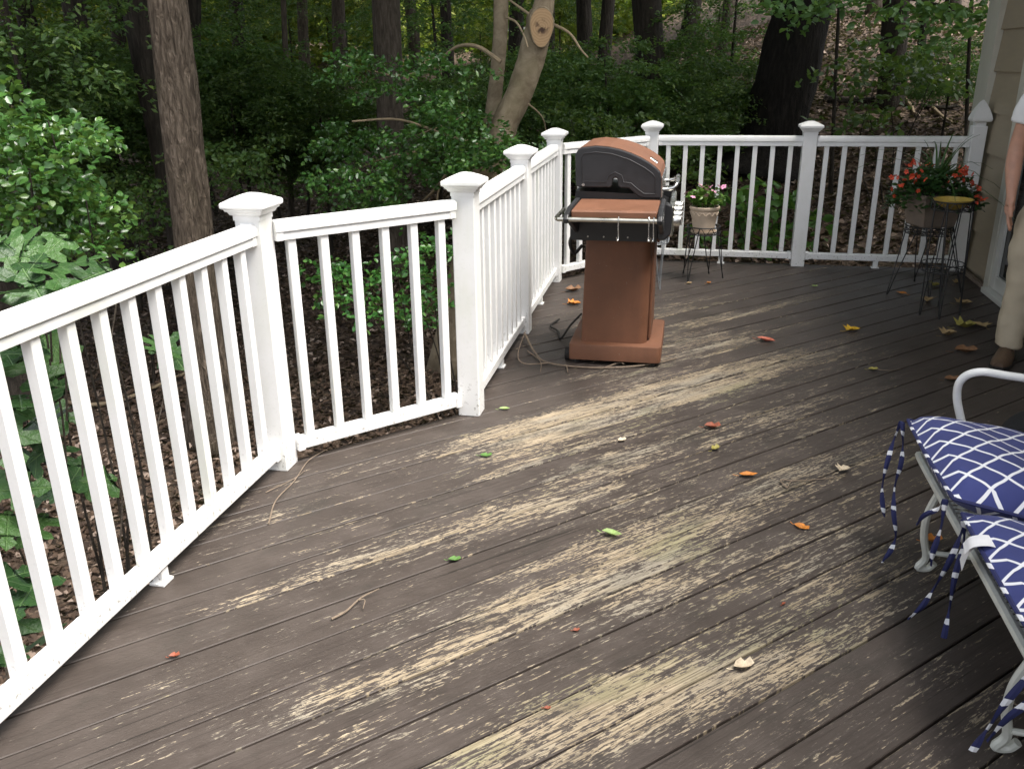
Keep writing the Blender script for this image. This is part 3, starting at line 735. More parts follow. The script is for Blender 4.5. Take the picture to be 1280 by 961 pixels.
def petal_flower(name, mat, r=.018, n=5):
    m = MB()
    for k in range(n):
        a = 2*math.pi*k/n; c, s = math.cos(a), math.sin(a)
        def q(u, w, z): return (u*c-w*s, u*s+w*c, z)
        m.add([q(.001, 0, 0), q(r*.6, -r*.42, .003), q(r, -r*.2, .001), q(r, r*.2, .001), q(r*.6, r*.42, .003)], [(0,1,2,3,4)])
    return m.mesh(name, mat, fix=False)

def vinca_pot():
    p = thing('flower_pot', 'cream terracotta pot with relief band and saucer on a wire stand', 'flower pot', (*SC, .350))
    MB().lathe([(.070,.0), (.074,.012), (.082,.06), (.091,.115), (.094,.120), (.0985,.155), (.096,.158), (.104,.166), (.1075,.172), (.1075,.186), (.103,.190), (.097,.188), (.094,.165), (.0,.163)], 36).build('pot', M['terra'], p, True)
    MB().lathe([(.060,-.004), (.086,-.002), (.093,.006), (.094,.014), (.089,.014), (.086,.006), (.0,.004)], 36).build('saucer', M['terra'], p, True)
    m = MB()
    for k in range(13):
        a = 2*math.pi*k/13
        pts = [((.0955+.004*math.sin(math.pi*s))*math.cos(a+s*.42), (.0955+.004*math.sin(math.pi*s))*math.sin(a+s*.42), .128+.022*math.sin(math.pi*s*1.0)) for s in np.linspace(0, 1, 7)]
        m.tube(pts, .0042, 6)
    m.build('relief_band', M['terra'], p, True)
    MB().lathe([(.0,.168), (.098,.168), (.0,.176)], 20).build('soil', M['soil'], p)
    v = thing('vinca_plant', 'bright green bedding plant with small pink flowers in the cream pot', 'plant', (SC[0], SC[1], .52))
    rs = np.random.RandomState(4); pos = []; dr = []; tips = []
    st = MB()
    for k in range(26):
        a = rs.uniform(0, 2*math.pi); r = rs.uniform(.02, .135); h = .05+.10*(1-(r/.16)**2)*rs.uniform(.6, 1.15)
        base = np.array([.04*math.cos(a), .04*math.sin(a), 0]); tip = np.array([r*math.cos(a), r*math.sin(a), h]); tips.append(tip)
        st.tube([base, (base+tip)/2+np.array([0, 0, .02]), tip], .002, 5)
        for s in np.linspace(.35, 1, 5):
            for q in range(4):
                b = q*math.pi/2+s*3; pos.append(base+(tip-base)*s+np.array([0, 0, .005])); dr.append([math.cos(b), math.sin(b), .35])
    st.build('stems', M['leaf_vinca'], v)
    pos = np.array(pos); dr = np.array(dr)+rs.normal(size=(len(pos), 3))*.3; nr = rs.normal(size=(len(pos), 3))*.4+np.array([0, 0, 1.])
    V, F = leaf_round(pos, nr, dr, rs.uniform(.028, .045, len(pos)), rs.uniform(.017, .024, len(pos)))
    put('leaves', big_mesh('leaves', V, F, M['leaf_vinca'], tri=True), v)
    fm = petal_flower('flower', M['pink'], .022)
    tl = sorted(tips, key=lambda q: -q[2]); picks = tl[:5]+[tl[8], tl[11]]+[np.array([-.135, -.03, .10]), np.array([-.09, -.08, .08]), np.array([.09, -.03, .15]), np.array([.12, -.02, .145]), np.array([0, -.09, .09])]
    for q in picks:
        put('flower', fm, v, tuple(q+np.array([0, 0, .014])), (rs.uniform(.1, .9), rs.uniform(-.5, .5), rs.uniform(0, 6)), rs.uniform(.9, 1.25))
vinca_pot()

def big_planter():
    c = (1.60, 6.36)
    p = thing('square_planter', 'tapered square brown planter full of red flowers beside the house wall', 'planter', (*c, .455), R(18))
    MB().lathe([(.105,.0), (.110,.01), (.138,.185), (.148,.19), (.150,.215), (.140,.218), (.134,.20), (.02,.195)], 4, sq=True).build('pot', M['planter'], p)
    MB().box((0,0,.198), (.25,.25,.012)).build('soil', M['soil'], p)
    v = thing('begonia_plant', 'bushy dark plant with orange-red flowers and spiky blades in the square planter', 'plant', (*c, .655))
    rs = np.random.RandomState(9); n = 900
    a = rs.uniform(0, 2*math.pi, n); r = .30*np.sqrt(rs.uniform(0, 1, n)); h = .20*(1-(r/.36)**2)*rs.uniform(.2, 1.05, n)-.10*(r/.30)**3
    pos = np.stack([r*np.cos(a), r*np.sin(a)*.8, h], -1); nr, dr = rand_leaves(rs, n, .6)
    V, F = leaf_round(pos, nr, dr, rs.uniform(.03, .06, n), rs.uniform(.022, .04, n))
    put('leaves', big_mesh('leaves', V, F, M['leaf_begonia'], tri=True), v)
    fm = petal_flower('flower', M['red'], .019, 5)
    for k in range(58):
        if k < 26: a, r = rs.uniform(2.4, 4.3), rs.uniform(.14, .31)
        elif k < 50: a, r = rs.uniform(-1.5, .6), rs.uniform(.12, .33)
        else: a, r = rs.uniform(0, 6.3), rs.uniform(.05, .3)
        h = .22*(1-(r/.38)**2)+rs.uniform(-.06, .045)-(.10*(r/.33)**2 if k >= 26 else 0)
        put('flower', fm, v, (r*math.cos(a), r*math.sin(a)*.85-.02, h), (rs.uniform(.4, 1.5), rs.uniform(-.6, .6), rs.uniform(0, 6)), rs.uniform(.7, 1.15))
    for k in range(22):
        a = rs.uniform(0, 2*math.pi); L = rs.uniform(.28, .5); sp = rs.uniform(.12, .42) if k < 16 else rs.uniform(.45, .6)
        d = Vector((math.cos(a), math.sin(a), 0)); s = Vector((-d.y, d.x, 0)); m = MB(); vs = []; N = 7
        if k >= 16 and d.x > .2: L *= .6
        for i in range(N):
            u = i/(N-1); P = d*(.02+sp*u**1.5)+Vector((0, 0, .05+L*u-(.28*sp/.45)*u**3)); w = .009*(1-u)**.7+.0008
            vs += [P-s*w, P+Vector((0, 0, -.002)), P+s*w]
        fs = []
        for i in range(N-1): fs += [(3*i, 3*i+1, 3*i+4, 3*i+3), (3*i+1, 3*i+2, 3*i+5, 3*i+4)]
        m.add(vs, fs).build('blade', M['blade'], v, True, fix=False)
big_planter()
b = thing('shallow_bowl', 'shallow yellow glazed bowl on the tall black wire stand', 'bowl', (1.575, 5.80, .652))
MB().lathe([(.040,.0), (.045,.004), (.075,.018), (.098,.038), (.112,.055), (.1145,.060), (.111,.061), (.094,.040), (.070,.022), (.03,.012), (.0,.011)], 36).build('dish', M['yellow'], b, True)
MB().lathe([(.0,.018), (.062,.019), (.0,.026)], 24).build('dark_mound', M['soil'], b)  # shallow dark mound on the bowl floor

# ------------------------------------------------------------------ loveseat, cushions, bag
def make_seat():
    t = thing('iron_loveseat', 'cream wrought-iron loveseat with mesh seat at the right edge', 'loveseat', (1.05, 2.12, 0))
    ox, oy = 1.05, 2.12
    def L(x, y, z): return (x-ox, y-oy, z)
    Y0, Y1, X0, X1, ZS = 1.46, 2.76, .765, 1.32, .325
    loop = catmull([L(X0+.05, Y1, ZS), L(X0+.012, Y1-.02, ZS), L(X0, Y1-.07, ZS), L(X0, 2.1, ZS), L(X0, Y0+.07, ZS), L(X0+.012, Y0+.02, ZS), L(X0+.05, Y0, ZS), L(X1, Y0, ZS-.10), L(X1, Y1, ZS-.10)], 5)
    MB().tube(loop, .0125, 8, closed=True).build('seat_frame', M['iron'], t, True)
    # expanded metal seat: two families of crossing strips following a rolled front edge
    m = MB()
    def zz(x): return ZS+.028*math.sin(min(1, (x-X0)/.09)*math.pi/2)-.10*(x-X0)/(X1-X0)
    pit = .024
    for fam in (-1, 1):
        k = -30
        while k < 80:
            y = Y0+k*pit; pts = []
            for i in range(9):
                x = X0+(X1-X0)*[0, .03, .07, .12, .2, .4, .6, .8, 1][i]
                yy = y+fam*(x-X0)*.55
                if Y0 <= yy <= Y1: pts.append(Vector(L(x, yy, zz(x))))
            for a, b in zip(pts, pts[1:]):
                w = Vector((0, .0036, 0)); h = Vector((0, 0, .0020))
                m.add([a-w-h, a+w-h, a+w+h, a-w+h, b-w-h, b+w-h, b+w+h, b-w+h], [(0,1,5,4), (1,2,6,5), (2,3,7,6), (3,0,4,7)])
            k += 1
    q = m.build('seat_mesh', M['iron'], t, fix=False); q['kind'] = 'stuff'
    for y in (2.50, 1.72):      # legs: front scroll leg, rear leg, floor runner
        MB().tube(catmull([L(X0+.004, y, ZS-.01), L(X0-.012, y+.012, .24), L(X0-.004, y+.04, .15), L(X0+.02, y+.065, .06), L(X0+.005, y+.075, .016), L(X0+.035, y+.08, .012), L(X0+.05, y+.075, .035)], 5), .0115, 8).build('front_leg', M['iron'], t, True)
        MB().tube(catmull([L(X1-.02, y, ZS-.02), L(X1+.02, y, .15), L(X1+.06, y, .010)], 4), .0115, 8).build('rear_leg', M['iron'], t, True)
        MB().tube([L(X0+.02, y+.05, .085), L(X1+.03, y+.02, .085)], .008, 8).build('stretcher', M['iron'], t, True)
        MB().tube(catmull([L(X0+.14, y+.03, ZS), L(X0+.15, y+.035, .22), L(X0+.14, y+.045, .085)], 4), .009, 8).build('brace', M['iron'], t, True)
        MB().lathe([(.004,.08), (.020,.088), (.022,.10), (.012,.115), (.004,.12)], 12, L(X0+.14, y+.045, 0)).build('brace_foot', M['iron'], t, True)
    for y in (2.80, 1.42):      # arms
        MB().tube(catmull([L(.93, y, ZS-.01), L(.905, y+.02, .40), L(.872, y+.02, .50), L(.868, y, .57), L(.91, y-.02, .606), L(1.0, y-.02, .598), L(1.18, y-.01, .58), L(1.40, y, .60)], 6), .0125, 10).build('arm', M['whiteiron'], t, True)
    bk = catmull([L(X1, Y1+.03, ZS-.02), L(1.36, Y1+.03, .50), L(1.42, Y1+.03, .74), L(1.44, Y1-.10, .82), L(1.45, 2.1, .85), L(1.44, Y0+.10, .82), L(1.42, Y0-.03, .74), L(1.36, Y0-.03, .50), L(X1, Y0-.03, ZS-.02)], 6)
    MB().tube(bk, .0125, 8).build('back_frame', M['whiteiron'], t, True)
    for k in range(11):
        y = Y0+.08+k*(Y1-Y0-.16)/10
        MB().tube(catmull([L(X1, y, ZS-.02), L(1.37, y, .5), L(1.435, y, .80)], 4), .005, 6).build('back_slat', M['whiteiron'], t, True)
make_seat()
def cushion(name, label, cx, cy, w, d, zb, th, rz=0, tilt=0):
    n, mth = 22, 22; V = []; F = []
    for side in (1, -1):
        for i in range(n+1):
            for j in range(mth+1):
                u, v = i/n*2-1, j/mth*2-1
                e = (max(0, 1-abs(u)**3.2)*max(0, 1-abs(v)**3.2))**.42
                r = 1-.035*(1-abs(u))*(1 if abs(v) > .97 else 0)
                su = u*(1-.02*v*v); sv = v*(1-.03*u*u)
                z = th*.42+side*th*(.5 if side > 0 else .42)*e+(.004*math.sin(9*u+3*v)*e if side > 0 else 0)
                V.append((su*w/2, sv*d/2, z))
    N = (n+1)*(mth+1)
    for s in (0, 1):
        for i in range(n):
            for j in range(mth):
                a = s*N+i*(mth+1)+j; q = (a, a+mth+1, a+mth+2, a+1); F.append(q if s == 0 else q[::-1])
    o = thing(name, label, 'cushion', (cx, cy, zb), rz); o.rotation_euler = (0, tilt, rz)
    pad = MB().add(V, F).build('pad', M['cushion'], o, 'all')
    edge = [V[i*(mth+1)] for i in range(n+1)]+[V[n*(mth+1)+j] for j in range(1, mth+1)]+[V[i*(mth+1)+mth] for i in range(n-1, -1, -1)]+[V[j] for j in range(mth-1, 0, -1)]
    MB().tube(edge, .0055, 6, closed=True).build('piping', M['tie'], o, True)
    return o
def ribbon(pts, w=.016, par=None, name='tie'):
    P = catmull(pts, 6); m = MB(); vs = []
    for i, p in enumerate(P):
        s = Vector((math.cos(i*.25), math.sin(i*.25)*.9, .1)).normalized()*w/2; q = Vector((0, 0, .0)); k = s.cross(Vector((0,0,1))).normalized()*.003
        vs += [p-s, p+k, p+s, p-k]
    fs = []
    for i in range(len(P)-1):
        for k in range(4): fs.append((4*i+k, 4*i+(k+1) % 4, 4*i+4+(k+1) % 4, 4*i+4+k))
    fs += [(0,1,2,3), tuple(4*(len(P)-1)+k for k in (3,2,1,0))]
    return m.add(vs, fs).build(name, M['tie'], par, True)
c1 = cushion('seat_cushion', 'navy trellis seat cushion nearer the far white armrest, plump and overhanging', .985, 2.485, .58, .56, .318, .165, 0, R(11))
c2 = cushion('seat_cushion', 'navy trellis seat cushion with a white care tag, cut by the right edge', 1.015, 1.905, .59, .585, .318, .105, 0, R(10))
def rel(o, pts):
    m = (Matrix.Translation(o.location) @ o.rotation_euler.to_matrix().to_4x4()).inverted(); return [m @ Vector(p) for p in pts]
ribbon(rel(c1, [(.700,2.752,.436), (.690,2.765,.37), (.675,2.745,.30), (.668,2.735,.22), (.672,2.72,.16), (.680,2.70,.12)]), par=c1)
ribbon(rel(c1, [(.702,2.748,.434), (.712,2.740,.36), (.710,2.72,.30), (.692,2.68,.24), (.690,2.64,.17), (.700,2.61,.10), (.688,2.60,.05), (.665,2.585,.015)]), par=c1)
ribbon(rel(c1, [(.702,2.220,.434), (.695,2.24,.395), (.672,2.265,.36), (.660,2.28,.32)]), par=c1)
ribbon(rel(c1, [(.702,2.218,.432), (.705,2.225,.34), (.700,2.235,.27), (.702,2.24,.22)]), par=c1)
ribbon(rel(c2, [(.735,2.160,.410), (.745,2.19,.35), (.735,2.21,.25), (.715,2.23,.15), (.70,2.25,.08), (.675,2.26,.03)]), par=c2)
ribbon(rel(c2, [(.735,2.156,.410), (.752,2.18,.33), (.750,2.19,.22), (.752,2.19,.12), (.750,2.185,.03)]), par=c2)
ribbon(rel(c2, [(.735,1.632,.410), (.735,1.645,.33), (.715,1.665,.24), (.700,1.69,.14), (.688,1.705,.07)]), par=c2)
ribbon(rel(c2, [(.735,1.628,.410), (.75,1.63,.30), (.725,1.665,.20), (.705,1.685,.12)]), par=c2)
tg = MB()
def flap(pts, w):
    P = catmull(pts, 5); vs = []; fs = []
    for p in P: vs += [p-Vector((.006, w/2, 0)), p+Vector((.006, w/2, 0)), p+Vector((.006, w/2, -.0012)), p-Vector((.006, w/2, .0012))]
    for i in range(len(P)-1):
        for k in range(4): fs.append((4*i+k, 4*i+(k+1) % 4, 4*i+4+(k+1) % 4, 4*i+4+k))
    fs += [(0,1,2,3), tuple(4*(len(P)-1)+k for k in (3,2,1,0))]
    tg.add(vs, fs)
flap(rel(c2, [(.765,2.035,.420), (.740,2.045,.418), (.722,2.055,.390), (.714,2.06,.335)]), .062)
flap(rel(c2, [(.775,2.02,.428), (.745,2.02,.432), (.717,2.03,.418), (.705,2.035,.395)]), .058)
tg.build('care_tag', M['label'], c2)
def bag():
    o = thing('black_bag', 'black soft bag on the boards behind the navy cushion, cut by the right edge', 'bag', (1.24, 2.72, 0))
    V = []; n = 14
    m = MB(); prof = [(-.17, .0), (-.185, .06), (-.165, .14), (-.12, .19), (0, .205), (.12, .19), (.165, .14), (.185, .06), (.17, .0)]
    def ringk(k, y): return [(x*k, y, z*k) for x, z in prof]
    rs = [ringk(.86, -.085), ringk(.97, -.07), ringk(1, 0), ringk(.97, .07), ringk(.86, .085)]
    N = len(prof); vs = [p for g in rs for p in g]; f = [tuple(range(N))[::-1], tuple(range(4*N, 5*N))]
    for a in range(4):
        for i in range(N): f.append((a*N+i, a*N+(i+1) % N, (a+1)*N+(i+1) % N, (a+1)*N+i))
    bd = m.add(vs, f).build('body', M['bag'], o, True); bd.location = (0, 0, .004)
    sm = bd.modifiers.new('s', 'SUBSURF'); sm.levels = 2; sm.render_levels = 2
    MB().tube([(x*.93, -.082, z*.93+.004) for x, z in prof], .006, 6).build('seam', M['bag'], o, True)
    MB().tube(catmull([(-.08, 0, .19), (-.06, 0, .26), (.06, 0, .26), (.08, 0, .19)], 5), .008, 6).build('handle', M['bag'], o, True)
    o.location = (1.53, 3.40, 0); o.rotation_euler = (0, 0, R(-20)); o.scale = (1.7, 1.7, 1.15)
bag()

# ------------------------------------------------------------------ person
def skinned(name, verts, edges, rad, mat, parent, root=0, lv=2):
    me = bpy.data.meshes.new(name); me.from_pydata([tuple(v) for v in verts], edges, []); me.materials.append(mat)
    o = put(name, me, parent)
    sk = o.modifiers.new('skin', 'SKIN'); sk.use_smooth_shade = True; sk.branch_smoothing = .6
    if not me.skin_vertices: return o
    for i, r in enumerate(rad):
        d = me.skin_vertices[0].data[i]; d.radius = r if isinstance(r, tuple) else (r, r); d.use_root = (i == root)
    su = o.modifiers.new('sub', 'SUBSURF'); su.levels = lv; su.render_levels = lv
    return o
def make_person():
    P = thing('person', 'person in white t-shirt, khaki trousers and brown shoes, cut by right edge', 'person', (1.79, 4.78, 0), R(-22))
    # local frame: facing -Y, right arm towards -X
    V = []; E = []; Rr = []
    def v(p, r, frm=None):
        V.append(p); Rr.append(r); i = len(V)-1
        if frm is not None: E.append((frm, i))
        return i
    pel = v((0, 0, .93), (.145, .10)); wst = v((0, .005, 1.06), (.13, .095), pel); chest = v((0, .01, 1.25), (.155, .105), wst); up = v((0, .015, 1.38), (.12, .085), chest)
    nk = v((0, .0, 1.475), .052, up); nk2 = v((0, -.01, 1.53), .052, nk); h1 = v((0, -.03, 1.60), (.070, .085), nk2); h2 = v((0, -.015, 1.685), (.076, .092), h1); v((0, -.01, 1.745), (.045, .055), h2)
    for s in (-1, 1):
        hp = v((s*.088, 0, .86), .088, pel); kn = v((s*.10, -.015, .49), .058, hp); cf = v((s*.10, .012, .34), .056, kn); an = v((s*.105, .015, .09), .040, cf); hl = v((s*.108, -.01, .045), .038, an); v((s*.125, -.14, .035), .032, hl)
        sh = v((s*.165, .012, 1.385), .062, up); ua = v((s*.205, .015, 1.27), .050, sh); el = v((s*.235, .015, 1.10), .041, ua); fa = v((s*.232, -.02, 1.01), .042, el); wr = v((s*.215, -.075, .885), .027, fa)
        pl = v((s*.212, -.085, .835), (.020, .038), wr); kn2 = v((s*.208, -.088, .795), (.017, .040), pl)
        for k, (dy, ln) in enumerate(((-.033, .062), (-.011, .072), (.011, .068), (.031, .052))):
            a = v((s*.207, -.088+dy, .775), .0095, kn2); b = v((s*.200, -.090+dy*1.05, .775-ln*.5), .0088, a); v((s*.188, -.092+dy*1.05, .775-ln), .0078, b)
        th = v((s*.205, -.118, .832), .0115, pl); th2 = v((s*.198, -.138, .800), .0105, th); v((s*.192, -.142, .775), .009, th2)
    body = skinned('body', V, E, Rr, M['skin'], P, 0)
    # face
    f = MB(); f.tube([(0, -.118, 1.645), (0, -.130, 1.625), (0, -.137, 1.608), (0, -.118, 1.600)], [.008, .011, .015, .010], 8); f.build('nose', M['skin'], P, True)
    for s in (-1, 1):
        MB().lathe([(.001,-.012), (.009,-.008), (.012,0), (.009,.008), (.001,.012)], 10, (s*.030, -.101, 1.645)).build('eye', M['eye'], P, True)
        MB().tube([(s*.077, -.01, 1.655), (s*.086, .0, 1.650), (s*.084, .002, 1.620), (s*.077, -.008, 1.605)], [.006, .011, .010, .006], 8).build('ear', M['skin'], P, True)
        MB().tube([(s*.018, -.112, 1.667), (s*.045, -.098, 1.668)], .004, 6).build('eyebrow', M['hair'], P, True)
    MB().tube([(-.025, -.108, 1.575), (0, -.116, 1.573), (.025, -.108, 1.575)], .005, 8).build('mouth', pmat('lips', (.36, .14, .11), .5), P, True)
    m = MB(); pr = []
    for i in range(9):
        ph = i/8*math.pi*.52; pr.append((.088*math.sin(ph)+.001, .088*math.cos(ph)))
    m.lathe([(a, b) for a, b in pr], 20, (0, 0, 0)); hm = m.build('hair', M['hair'], P, True); hm.location = (0, .006, 1.685); hm.scale = (.98, 1.18, 1.0); hm.rotation_euler = (R(-16), 0, 0)
    # clothing
    V, E, Rr = [], [], []
    pel = v((0, .0, .885), (.172, .125)); p0_ = v((0, 0, .90), (.174, .127), pel); w = v((0, .0, 1.03), (.168, .125), p0_); c = v((0, .008, 1.24), (.178, .125), w); u = v((0, .012, 1.385), (.135, .095), c); v((0, .01, 1.46), (.075, .07), u)
    for s in (-1, 1):
        a = v((s*.165, .012, 1.395), .076, u); b = v((s*.203, .014, 1.31), .072, a); b2 = v((s*.226, .014, 1.225), .066, b); v((s*.2275, .014, 1.212), .064, b2)
    ts = skinned('t_shirt', V, E, Rr, M['shirt'], P, 0, 3)
    tx = bpy.data.textures.new('shirt_folds', 'CLOUDS'); tx.noise_scale = .09; tx.noise_depth = 1
    dm = ts.modifiers.new('folds', 'DISPLACE'); dm.texture = tx; dm.strength = .018; dm.mid_level = .5; dm.texture_coords = 'LOCAL'
    V, E, Rr = [], [], []
    pel = v((0, 0, .96), (.155, .118)); p2 = v((0, .005, .90), (.160, .122), pel)
    for s in (-1, 1):
        a = v((s*.090, .0, .80), (.104, .112), p2); b = v((s*.100, -.010, .50), .085, a); d = v((s*.102, .012, .30), .078, b); e2 = v((s*.106, .010, .15), .072, d); e3 = v((s*.107, .006, .095), .072, e2); v((s*.107, .006, .080), .070, e3)
    tr = skinned('trousers', V, E, Rr, M['khaki'], P, 0, 3)
    tx = bpy.data.textures.new('cloth_folds', 'CLOUDS'); tx.noise_scale = .11; tx.noise_depth = 1
    dm = tr.modifiers.new('folds', 'DISPLACE'); dm.texture = tx; dm.strength = .030; dm.mid_level = .5; dm.texture_coords = 'LOCAL'
    for s in (-1, 1):
        sh = MB(); rings = []
        for (y, w, h, x) in ((.085, .028, .055, 0), (.07, .040, .085, 0), (.02, .044, .095, 0), (-.05, .047, .080, .004), (-.11, .050, .060, .008), (-.155, .044, .045, .012), (-.185, .024, .030, .014)):
            rings.append([(s*(.108+x)+w*math.cos(q), y, .016+max(0, h*math.sin(q))) for q in np.linspace(0, math.pi, 9)])
        N = 9; vs = [p for g in rings for p in g]; fs = [tuple(range(N)), tuple(range(6*N, 7*N))[::-1]]
        for a in range(6):
            for i in range(N): fs.append((a*N+i, a*N+(i+1) % N, (a+1)*N+(i+1) % N, (a+1)*N+i))
        so = sh.add(vs, fs).build('shoe', M['shoe'], P, True)
        ol = [(s*(.108+x)+w*1.06*k, y) for (y, w, x) in ((.092, .028, 0), (.07, .041, 0), (0, .045, 0), (-.09, .051, .006), (-.155, .045, .012), (-.192, .022, .014)) for k in (1,)]
        ol2 = [(s*(.108+x)-w*1.06, y) for (y, w, x) in ((.092, .028, 0), (.07, .041, 0), (0, .045, 0), (-.09, .051, .006), (-.155, .045, .012), (-.192, .022, .014))]
        MB().prism(ol+ol2[::-1], .001, .020, 'Z').build('sole', M['sole'], so)
make_person()

# ------------------------------------------------------------------ fallen leaves and twigs on the deck
def leaf_shape(kind):
    if kind == 'oval': o = [(0,0), (.18,.16), (.45,.24), (.75,.16), (1,0), (.75,-.16), (.45,-.24), (.18,-.16)]
    elif kind == 'lobed': o = [(0,0), (.12,.10), (.10,.42), (.30,.30), (.48,.52), (.55,.24), (.80,.26), (1,0), (.80,-.26), (.55,-.24), (.48,-.52), (.30,-.30), (.10,-.42), (.12,-.10)]
    else: o = [(0,0), (.2,.22), (.5,.34), (.62,.20), (.9,.26), (1,.02), (.8,-.12), (.55,-.30), (.25,-.22)]
    return o
def leaf_mesh(name, kind, L, mat, curl, seed, thick=.0012):
    r = random.Random(seed); o = leaf_shape(kind); n = len(o)
    def h(x, y): return .004+curl*L*(abs(y)*1.3+.5*(x-.5)**2*2)+r.uniform(-.03, .03)*L
    top = [(x*L-L/2, y*L, h(x, y)) for x, y in o]; c = (0, 0, .003)
    bot = [(x, y, z-thick) for x, y, z in top]
    vs = top+[c]+bot+[(0, 0, .003-thick)]; f = []
    for i in range(n): j = (i+1) % n; f += [(n, i, j), (2*n+1, n+1+j, n+1+i), (i, n+1+i, n+1+j, j)]
    m = MB().add(vs, f)
    m.tube([(-L/2, 0, .004), (-L*.62, L*.03, .003), (-L*.8, L*.08, .006)], .0011, 5)
    return m.mesh(name, mat)
def lm(name, c): return pmat(name, c, .65, .3, 60, .2)
LC = dict(y=lm('yellow_leaf', (.58,.35,.02)), o=lm('orange_leaf', (.50,.18,.025)), r=lm('salmon_leaf', (.45,.13,.08)), d=lm('rust_leaf', (.24,.06,.025)), g=lm('green_leaf', (.075,.17,.03)), l=lm('pale_green_leaf', (.26,.36,.12)), t=lm('tan_leaf', (.36,.25,.12)), b=lm('brown_leaf', (.20,.10,.045)), k=lm('olive_leaf', (.30,.26,.06)), w=lm('bleached_leaf', (.55,.46,.33)))
FL = [(.99,5.27,'lobed','y',.12,.5,'bright yellow leaf lying alone on the boards left of the house shadow'),
      (.47,4.97,'oval','r',.13,-.5,'salmon pink leaf on the boards, right of the grill base'),
      (.28,3.17,'oval','o',.085,.2,'bright orange leaf, largest in the middle of the worn boards'),
      (.15,3.63,'curl','d',.085,.1,'rust red leaf on the worn boards below the salmon leaf'),
      (.16,3.40,'curl','k',.06,.9,'small olive yellow leaf with stalk just below the rust leaf'),
      (.44,2.79,'curl','o',.065,-.6,'small curled orange leaf to the left of the loveseat'),
      (-.77,3.17,'curl','g',.06,.2,'small green leaf near the foot of the inner corner post'),
      (-.20,2.62,'oval','l',.085,-.3,'pale green pointed leaf in the middle of the foreground boards'),
      (-.69,2.37,'curl','g',.05,.3,'small bright green leaf above the forked pale twig'),
      (-.25,2.07,'curl','d',.025,.4,'tiny dark red leaf scrap on the bare wood'),
      (-1.32,1.75,'curl','d',.035,.4,'tiny rust leaf scrap in a seam near the left railing'),
      (-.73,5.60,'lobed','o',.11,.2,'orange leaf lying behind the left of the grill pedestal'),
      (-.78,5.95,'curl','b',.14,.5,'brown-orange curled leaf near the far corner post'),
      (-.23,3.42,'curl','w',.05,.6,'pale bleached leaf scrap on the most worn boards'),
      (.65,3.28,'lobed','w',.07,.8,'curled pale leaf on the boards in front of the loveseat arm'),
      (-.28,1.74,'curl','d',.022,.2,'tiny red leaf scrap near the bottom edge, left one'),
      (.34,2.31,'oval','d',.022,.9,'tiny red seed leaf on the boards left of the dangling ties'),
      (.86,2.77,'curl','o',.075,.1,'orange leaf in shadow under the loveseat'),
      (1.53,4.94,'curl','b',.15,.15,'long brown leaf on the shaded boards near the shoe'),
      (1.52,5.26,'lobed','t',.12,.5,'tan leaf in the cluster between bowl stand and person'),
      (1.66,5.44,'lobed','k',.16,.3,'large olive leaf lying under the yellow bowl stand'),
      (1.75,5.50,'lobed','t',.14,2.0,'tan lobed leaf touching the large olive leaf'),
      (1.58,6.04,'lobed','t',.12,1.2,'tan leaf lying under the square planter stand'),
      (1.74,6.50,'lobed','k',.10,.7,'olive leaf by the wall post in the corner'),
      (1.80,6.02,'lobed','t',.13,.2,'tan leaf beside the wall under the planter'),
      (1.46,6.24,'curl','o',.09,2.4,'dull orange leaf at the left feet of the planter stand'),
      (1.90,6.60,'curl','t',.10,1.0,'tan leaf tucked in the corner against the siding'),
      (1.34,4.45,'curl','b',.10,.2,'dry brown leaf on the dark boards above the loveseat arm'),
      (.02,6.30,'curl','t',.05,.4,'small tan leaf between the feet of the small plant stand'),
      (.16,6.33,'curl','o',.045,.4,'small orange leaf under the cream flower pot'),
      (-.80,3.68,'oval','l',.06,.2,'pale green leaf beside the base of the inner corner post'),
      (.21,1.99,'curl','w',.07,.4,'bleached crumpled leaf stuck to the foreground boards'),
      (.98,4.55,'curl','k',.06,.1,'small olive leaf with long stalk on dark boards'),
      (1.10,3.05,'curl','k',.03,.5,'tiny yellow-green leaf on the boards behind the arm'),
      (.90,6.35,'curl','l',.05,.2,'small pale green leaf in front of the middle far post')]
rl = random.Random(3)
for i, (x, y, kd, c, L, a, lab) in enumerate(FL):
    o = put('fallen_leaf', leaf_mesh('fallen_leaf', kd, L*.86, LC[c], rl.uniform(.25, .7), 50+i), None, (x, y, .001), (0, 0, a))
    tag(o, lab, 'leaf', 'fallen leaves on the deck')
def twig(pts, r, lab, sub=(), mat='twig'):
    m = MB(); P = catmull(pts, 5); n = len(P); m.tube(P, [r*(1-.6*i/n) for i in range(n)], 6)
    for s in sub: Q = catmull(s, 4); m.tube(Q, [r*.6*(1-.5*i/len(Q)) for i in range(len(Q))], 5)
    tag(m.build('twig', M[mat], None, True), lab, 'twig', 'twigs on the deck')
twig([(-.96,1.99,.006), (-.93,2.03,.010), (-.91,2.10,.012), (-.87,2.15,.016)], .004, 'forked pale twig on the boards in the left foreground', [[(-.915,2.085,.012), (-.89,2.08,.02), (-.885,2.05,.01)]], 'cutwood' if 'cutwood' in M else 'twig')
twig([(-1.40,2.48,.006), (-1.45,2.64,.008), (-1.45,2.80,.010), (-1.47,2.98,.012), (-1.44,3.10,.012)], .0030, 'long thin dark twig beside the base of the nearest post', [[(-1.52,2.70,.006), (-1.46,2.82,.01), (-1.45,2.90,.008)]])
